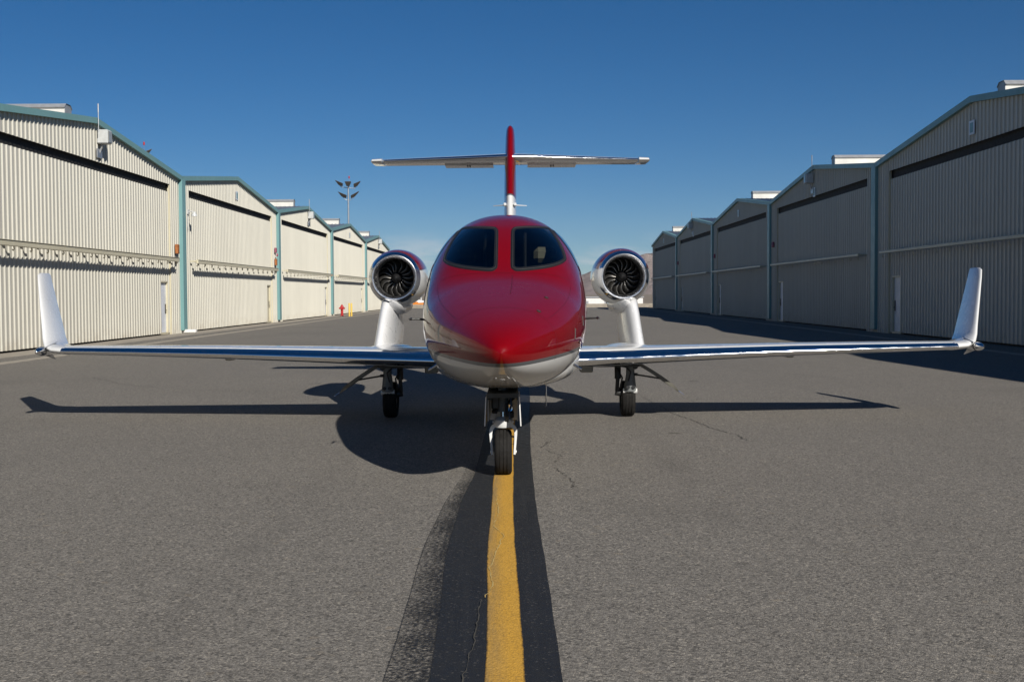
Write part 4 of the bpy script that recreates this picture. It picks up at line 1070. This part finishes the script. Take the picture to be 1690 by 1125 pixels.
def mast(loc, label, rz, bx=0.12):
    m = empty('light_mast', loc, rz); tag(m, label, 'light mast', 'floodlight masts behind the left hangars')
    b = MB(); b.tube([(0, 0, 0), (0, 0, 15.0)], [0.16, 0.085], 14); b.build('pole', 'galv', m, smooth=True)
    b = MB()
    b.tube([(-0.85, 0, 14.9), (0.85, 0, 14.72)], 0.04, 8); b.tube([(0, -0.6, 14.85), (0, 0.5, 14.85)], 0.04, 8)
    b.tube([(-0.45, 0, 13.45), (-0.2, 0, 13.3), (0.25, 0, 13.3), (0.42, 0, 13.45)], 0.035, 8)
    b.build('cross_arm', 'galv', m, smooth=True)
    for x, y, z, w_, tilt in ((-1.05, 0.0, 15.32, 0.75, 22), (0.0, -0.35, 15.28, 0.55, 0), (1.0, 0.0, 15.20, 0.65, -22), (-0.65, 0, 13.88, 0.85, 22), (0.70, 0.0, 13.88, 0.8, -28)):
        b = MB(); t = radians(tilt); r = []
        for zz, k in ((-0.28, 0.5), (0.20, 1.0), (0.26, 1.0)):
            r.append([(x + q * w_ * 0.66 * k * cos(t) - zz * sin(t), y + p * 0.36 * k, z + zz * cos(t) - q * w_ * 0.66 * k * sin(t)) for q, p in ((-1, -1), (1, -1), (1, 1), (-1, 1))])
        b.loft(r, True); lh = b.build('lamp_head', 'fixture', m)
        b = MB(); b.tube([(x, y, z - 0.2), (x * 0.8, y, z - 0.42)], 0.03, 8); b.build('yoke', 'galv', lh)
    b = MB(); b.tube([(bx, 0, 14.85), (bx, 0, 15.95)], 0.02, 6); b.build('beacon_stem', 'galv', m)
    b = MB(); b.rev([(0.07, 15.95), (0.08, 16.05), (0.08, 16.2), (0.002, 16.28)], (bx, 0, 0), 'z', 12); b.build('beacon', 'beacon', m)
    return m
mast((-21.0, 150.0, 0), 'tall grey floodlight mast rising behind the fourth sunlit hangar', 0.05)
mast((-35.6, 113.0, -0.3), 'floodlight mast mostly hidden behind the largest sunlit hangar, only dark lamps showing', 0.35, 0.8)

# ------------------------------------------------------------------ far end of the taxiway
b = MB(); b.bbox(-40, 60, 143.2, 143.6, -0.05, 0.42, 0.03); tag(b.build('concrete_barrier', 'concrete'), 'low pale concrete barrier across the far end of the taxiway', 'barrier')
def far_house(x0, x1, y, h, label, mat='farwhite'):
    z0 = gz(y) - 0.02; o = empty('far_building', ((x0 + x1) / 2, y, z0)); tag(o, label, 'building'); w_ = (x1 - x0) / 2
    b = MB(); b.box(-w_, w_, 0, 9, 0, h); b.build('wall', mat, o)
    b = MB(); b.loft([[(-w_ - .2, -0.2, h), (w_ + .2, -0.2, h), (w_ + .2, 9.2, h), (-w_ - .2, 9.2, h)], [(-w_ - .2, -0.2, h + .18), (w_ + .2, -0.2, h + .18), (w_ + .2, 9.2, h + .18), (-w_ - .2, 9.2, h + .18)]], True); b.build('roof', 'ventgrey', o)
    n = max(2, int((x1 - x0) / 4)); 
    for i in range(n):
        b = MB(); x = -w_ + (i + .5) * 2 * w_ / n; b.box(x - .7, x + .7, -.04, .0, h * .35, h * .7); b.build('window', 'ventgrey', o)
far_house(10.5, 24, 235, 2.2, 'low white building beyond the taxiway right of the fuselage')
far_house(30, 52, 262, 3.0, 'second low white building hidden behind the right engine')
far_house(-60, -34, 280, 3.2, 'low white building beyond the taxiway left of the fuselage')
# parked aircraft tail (white) and an orange tug left of the fuselage
t = empty('parked_aircraft', (-16.6, 205, gz(205))); tag(t, 'distant white parked aircraft with its tail showing left of the fuselage', 'aircraft')
b = MB(); b.loft([[(0.05 * q, 0.2 + y, z) for q, y in ((-1, 0), (1, 0), (1, c), (-1, c))] for z, c in ((0.9, 2.2), (3.0, 1.1))], True)
b.build('tail_fin', 'farwhite', t)
b = MB(); b.tube([(-4.5, 0, 1.1), (-3.6, 0, 1.15), (-1.0, 0, 1.2), (0.6, 0, 1.3)], [0.15, 0.55, 0.6, 0.15], 14); b.build('fuselage', 'farwhite', t, smooth=True)
b = MB(); b.box(-2.9, -1.7, -4.5, 4.5, 1.5, 1.62); b.build('wing', 'farwhite', t)
for x, y in ((-3.6, 0), (-2.0, -1.1), (-2.0, 1.1)):
    b = MB(); b.tube([(x, y, 0.9), (x, y, 0.3)], .05, 8); b.rev([(.3, -.08), (.3, .08), (.1, .1)], (x, y, .3), 'y', 12); b.build('wheel', 'rubber', t)
t = empty('tug', (-14.0, 170, gz(170))); tag(t, 'small orange tug parked at the far end left of the fuselage', 'tug')
b = MB(); b.bbox(-1.2, 1.2, -.6, .6, .35, .85, .06); b.bbox(-1.1, -.2, -.55, .55, .85, 1.0, .05); b.build('body', 'farorange', t, smooth=True)
for x in (-.8, .8):
    for y in (-.55, .55):
        b = MB(); b.rev([(.1, -.1), (.3, -.1), (.3, .1), (.1, .1)], (x, y, .3), 'y', 14); b.build('wheel', 'rubber', t)

# bushes by the far building
def bush(x, y, h, w, seed, label):
    rnd = random.Random(seed); o = empty('bush', (x, y, gz(y))); tag(o, label, 'bush', 'bushes beyond the taxiway')
    b = MB()
    for i in range(7):
        a = rnd.uniform(0, 2 * pi); b.tube([(0, 0, 0), (cos(a) * w * .3, sin(a) * w * .3, h * .5), (cos(a) * w * .45, sin(a) * w * .45, h * .85)], [.06, .04, .02], 6)
    b.build('trunk', 'bark', o)
    b = MB()
    for i in range(900):
        u, v, q = rnd.gauss(0, 1), rnd.gauss(0, 1), rnd.gauss(0, 1); L = math.sqrt(u * u + v * v + q * q) or 1; k = rnd.random() ** .45
        k *= 0.8 + 0.3 * sin(3 * math.atan2(v, u) + seed)
        c = Vector((u / L * k * w * .55, v / L * k * w * .55, h * .55 + q / L * k * h * .5))
        d1 = Vector((rnd.gauss(0, 1), rnd.gauss(0, 1), rnd.gauss(0, 1))).normalized() * .16; d2 = Vector((rnd.gauss(0, 1), rnd.gauss(0, 1), rnd.gauss(0, 1))).normalized() * .12
        b.add([c - d1, c + d2, c + d1, c - d2], [(0, 1, 2, 3)])
    b.build('crown', 'leaf', o)
M['bark'] = plain('bark', (0.09, 0.065, 0.045), 0.9); M['leaf'] = plain('dusty_leaf', (0.055, 0.062, 0.03), 0.8, var=0.4, nscale=3)
bush(16.4, 215, 2.4, 2.2, 1, 'dark round bush against the low white building right of the fuselage')
bush(19.0, 214, 2.0, 2.4, 2, 'dark bush behind the right engine')
bush(-20.5, 222, 2.2, 2.4, 3, 'dark bush beyond the taxiway left of the fuselage')

# desert mountains
def mountains():
    t = NT('desert_rock').set(rough=0.95, spec=0.1)
    c = t.mix(t.rng(t.noise(0.004, 8, 0.6), 0.3, 0.7), (0.20, 0.155, 0.135), (0.31, 0.25, 0.22))
    t.base(c); t.bump(t.noise(0.012, 8, 0.65), 1.0, 30.0); return t.m
M['rock'] = mountains()
rnd = random.Random(11)
def fbm(x, y, o=6):
    from mathutils import noise
    return noise.fractal(Vector((x, y, 0.3)), 0.9, 2.1, o)
prof = [(-9000, 60), (-4000, 95), (-2200, 70), (-1200, 45), (-700, 30), (-430, 34), (-330, 30), (-100, 36), (120, 50), (260, 78), (330, 100), (420, 128), (560, 168), (760, 185), (1100, 215), (1800, 260), (3000, 180), (5000, 220), (9000, 120)]
pf = pchip([(a, h) for a, h in prof], 1)
b = MB(); rows = []
NXm = 420
for j in range(26):
    v = j / 25; row = []
    for i in range(NXm):
        x = -4200 + 8400 * i / (NXm - 1)
        crest = pf(x) * (1 + 0.22 * fbm(x / 420.0, 3.0))
        env = min(1.0, v / 0.72) ** 1.15 if v < 0.72 else 1 - 0.6 * (v - 0.72) / 0.28
        rid = 1 + (0.42 * fbm(x / 160.0, v * 6.0) * (1 - abs(v - 0.72) * 1.0) * (0.35 if v > 0.66 else 1))
        row.append((x, 4600 + 900 * v, -2 + max(0, crest * env * rid)))
    rows.append(row)
b.loft(rows, False, False); struct(b.build('mountains', 'rock', smooth=True, angle=80))

# ------------------------------------------------------------------ air
b = MB(); b.box(-4600, 4600, -420, 5700, -6, 330)
hz = b.build('haze', None); struct(hz, 'stuff')
hm = bpy.data.materials.new('haze_air'); hm.use_nodes = True; hm.node_tree.nodes.clear()
ho = hm.node_tree.nodes.new('ShaderNodeOutputMaterial'); hv = hm.node_tree.nodes.new('ShaderNodeVolumePrincipled')
hv.inputs['Color'].default_value = (0.80, 0.88, 1.0, 1); hv.inputs['Density'].default_value = 0.000024; hv.inputs['Anisotropy'].default_value = 0.0
hm.node_tree.links.new(hv.outputs[0], ho.inputs['Volume']); hz.data.materials.append(hm)
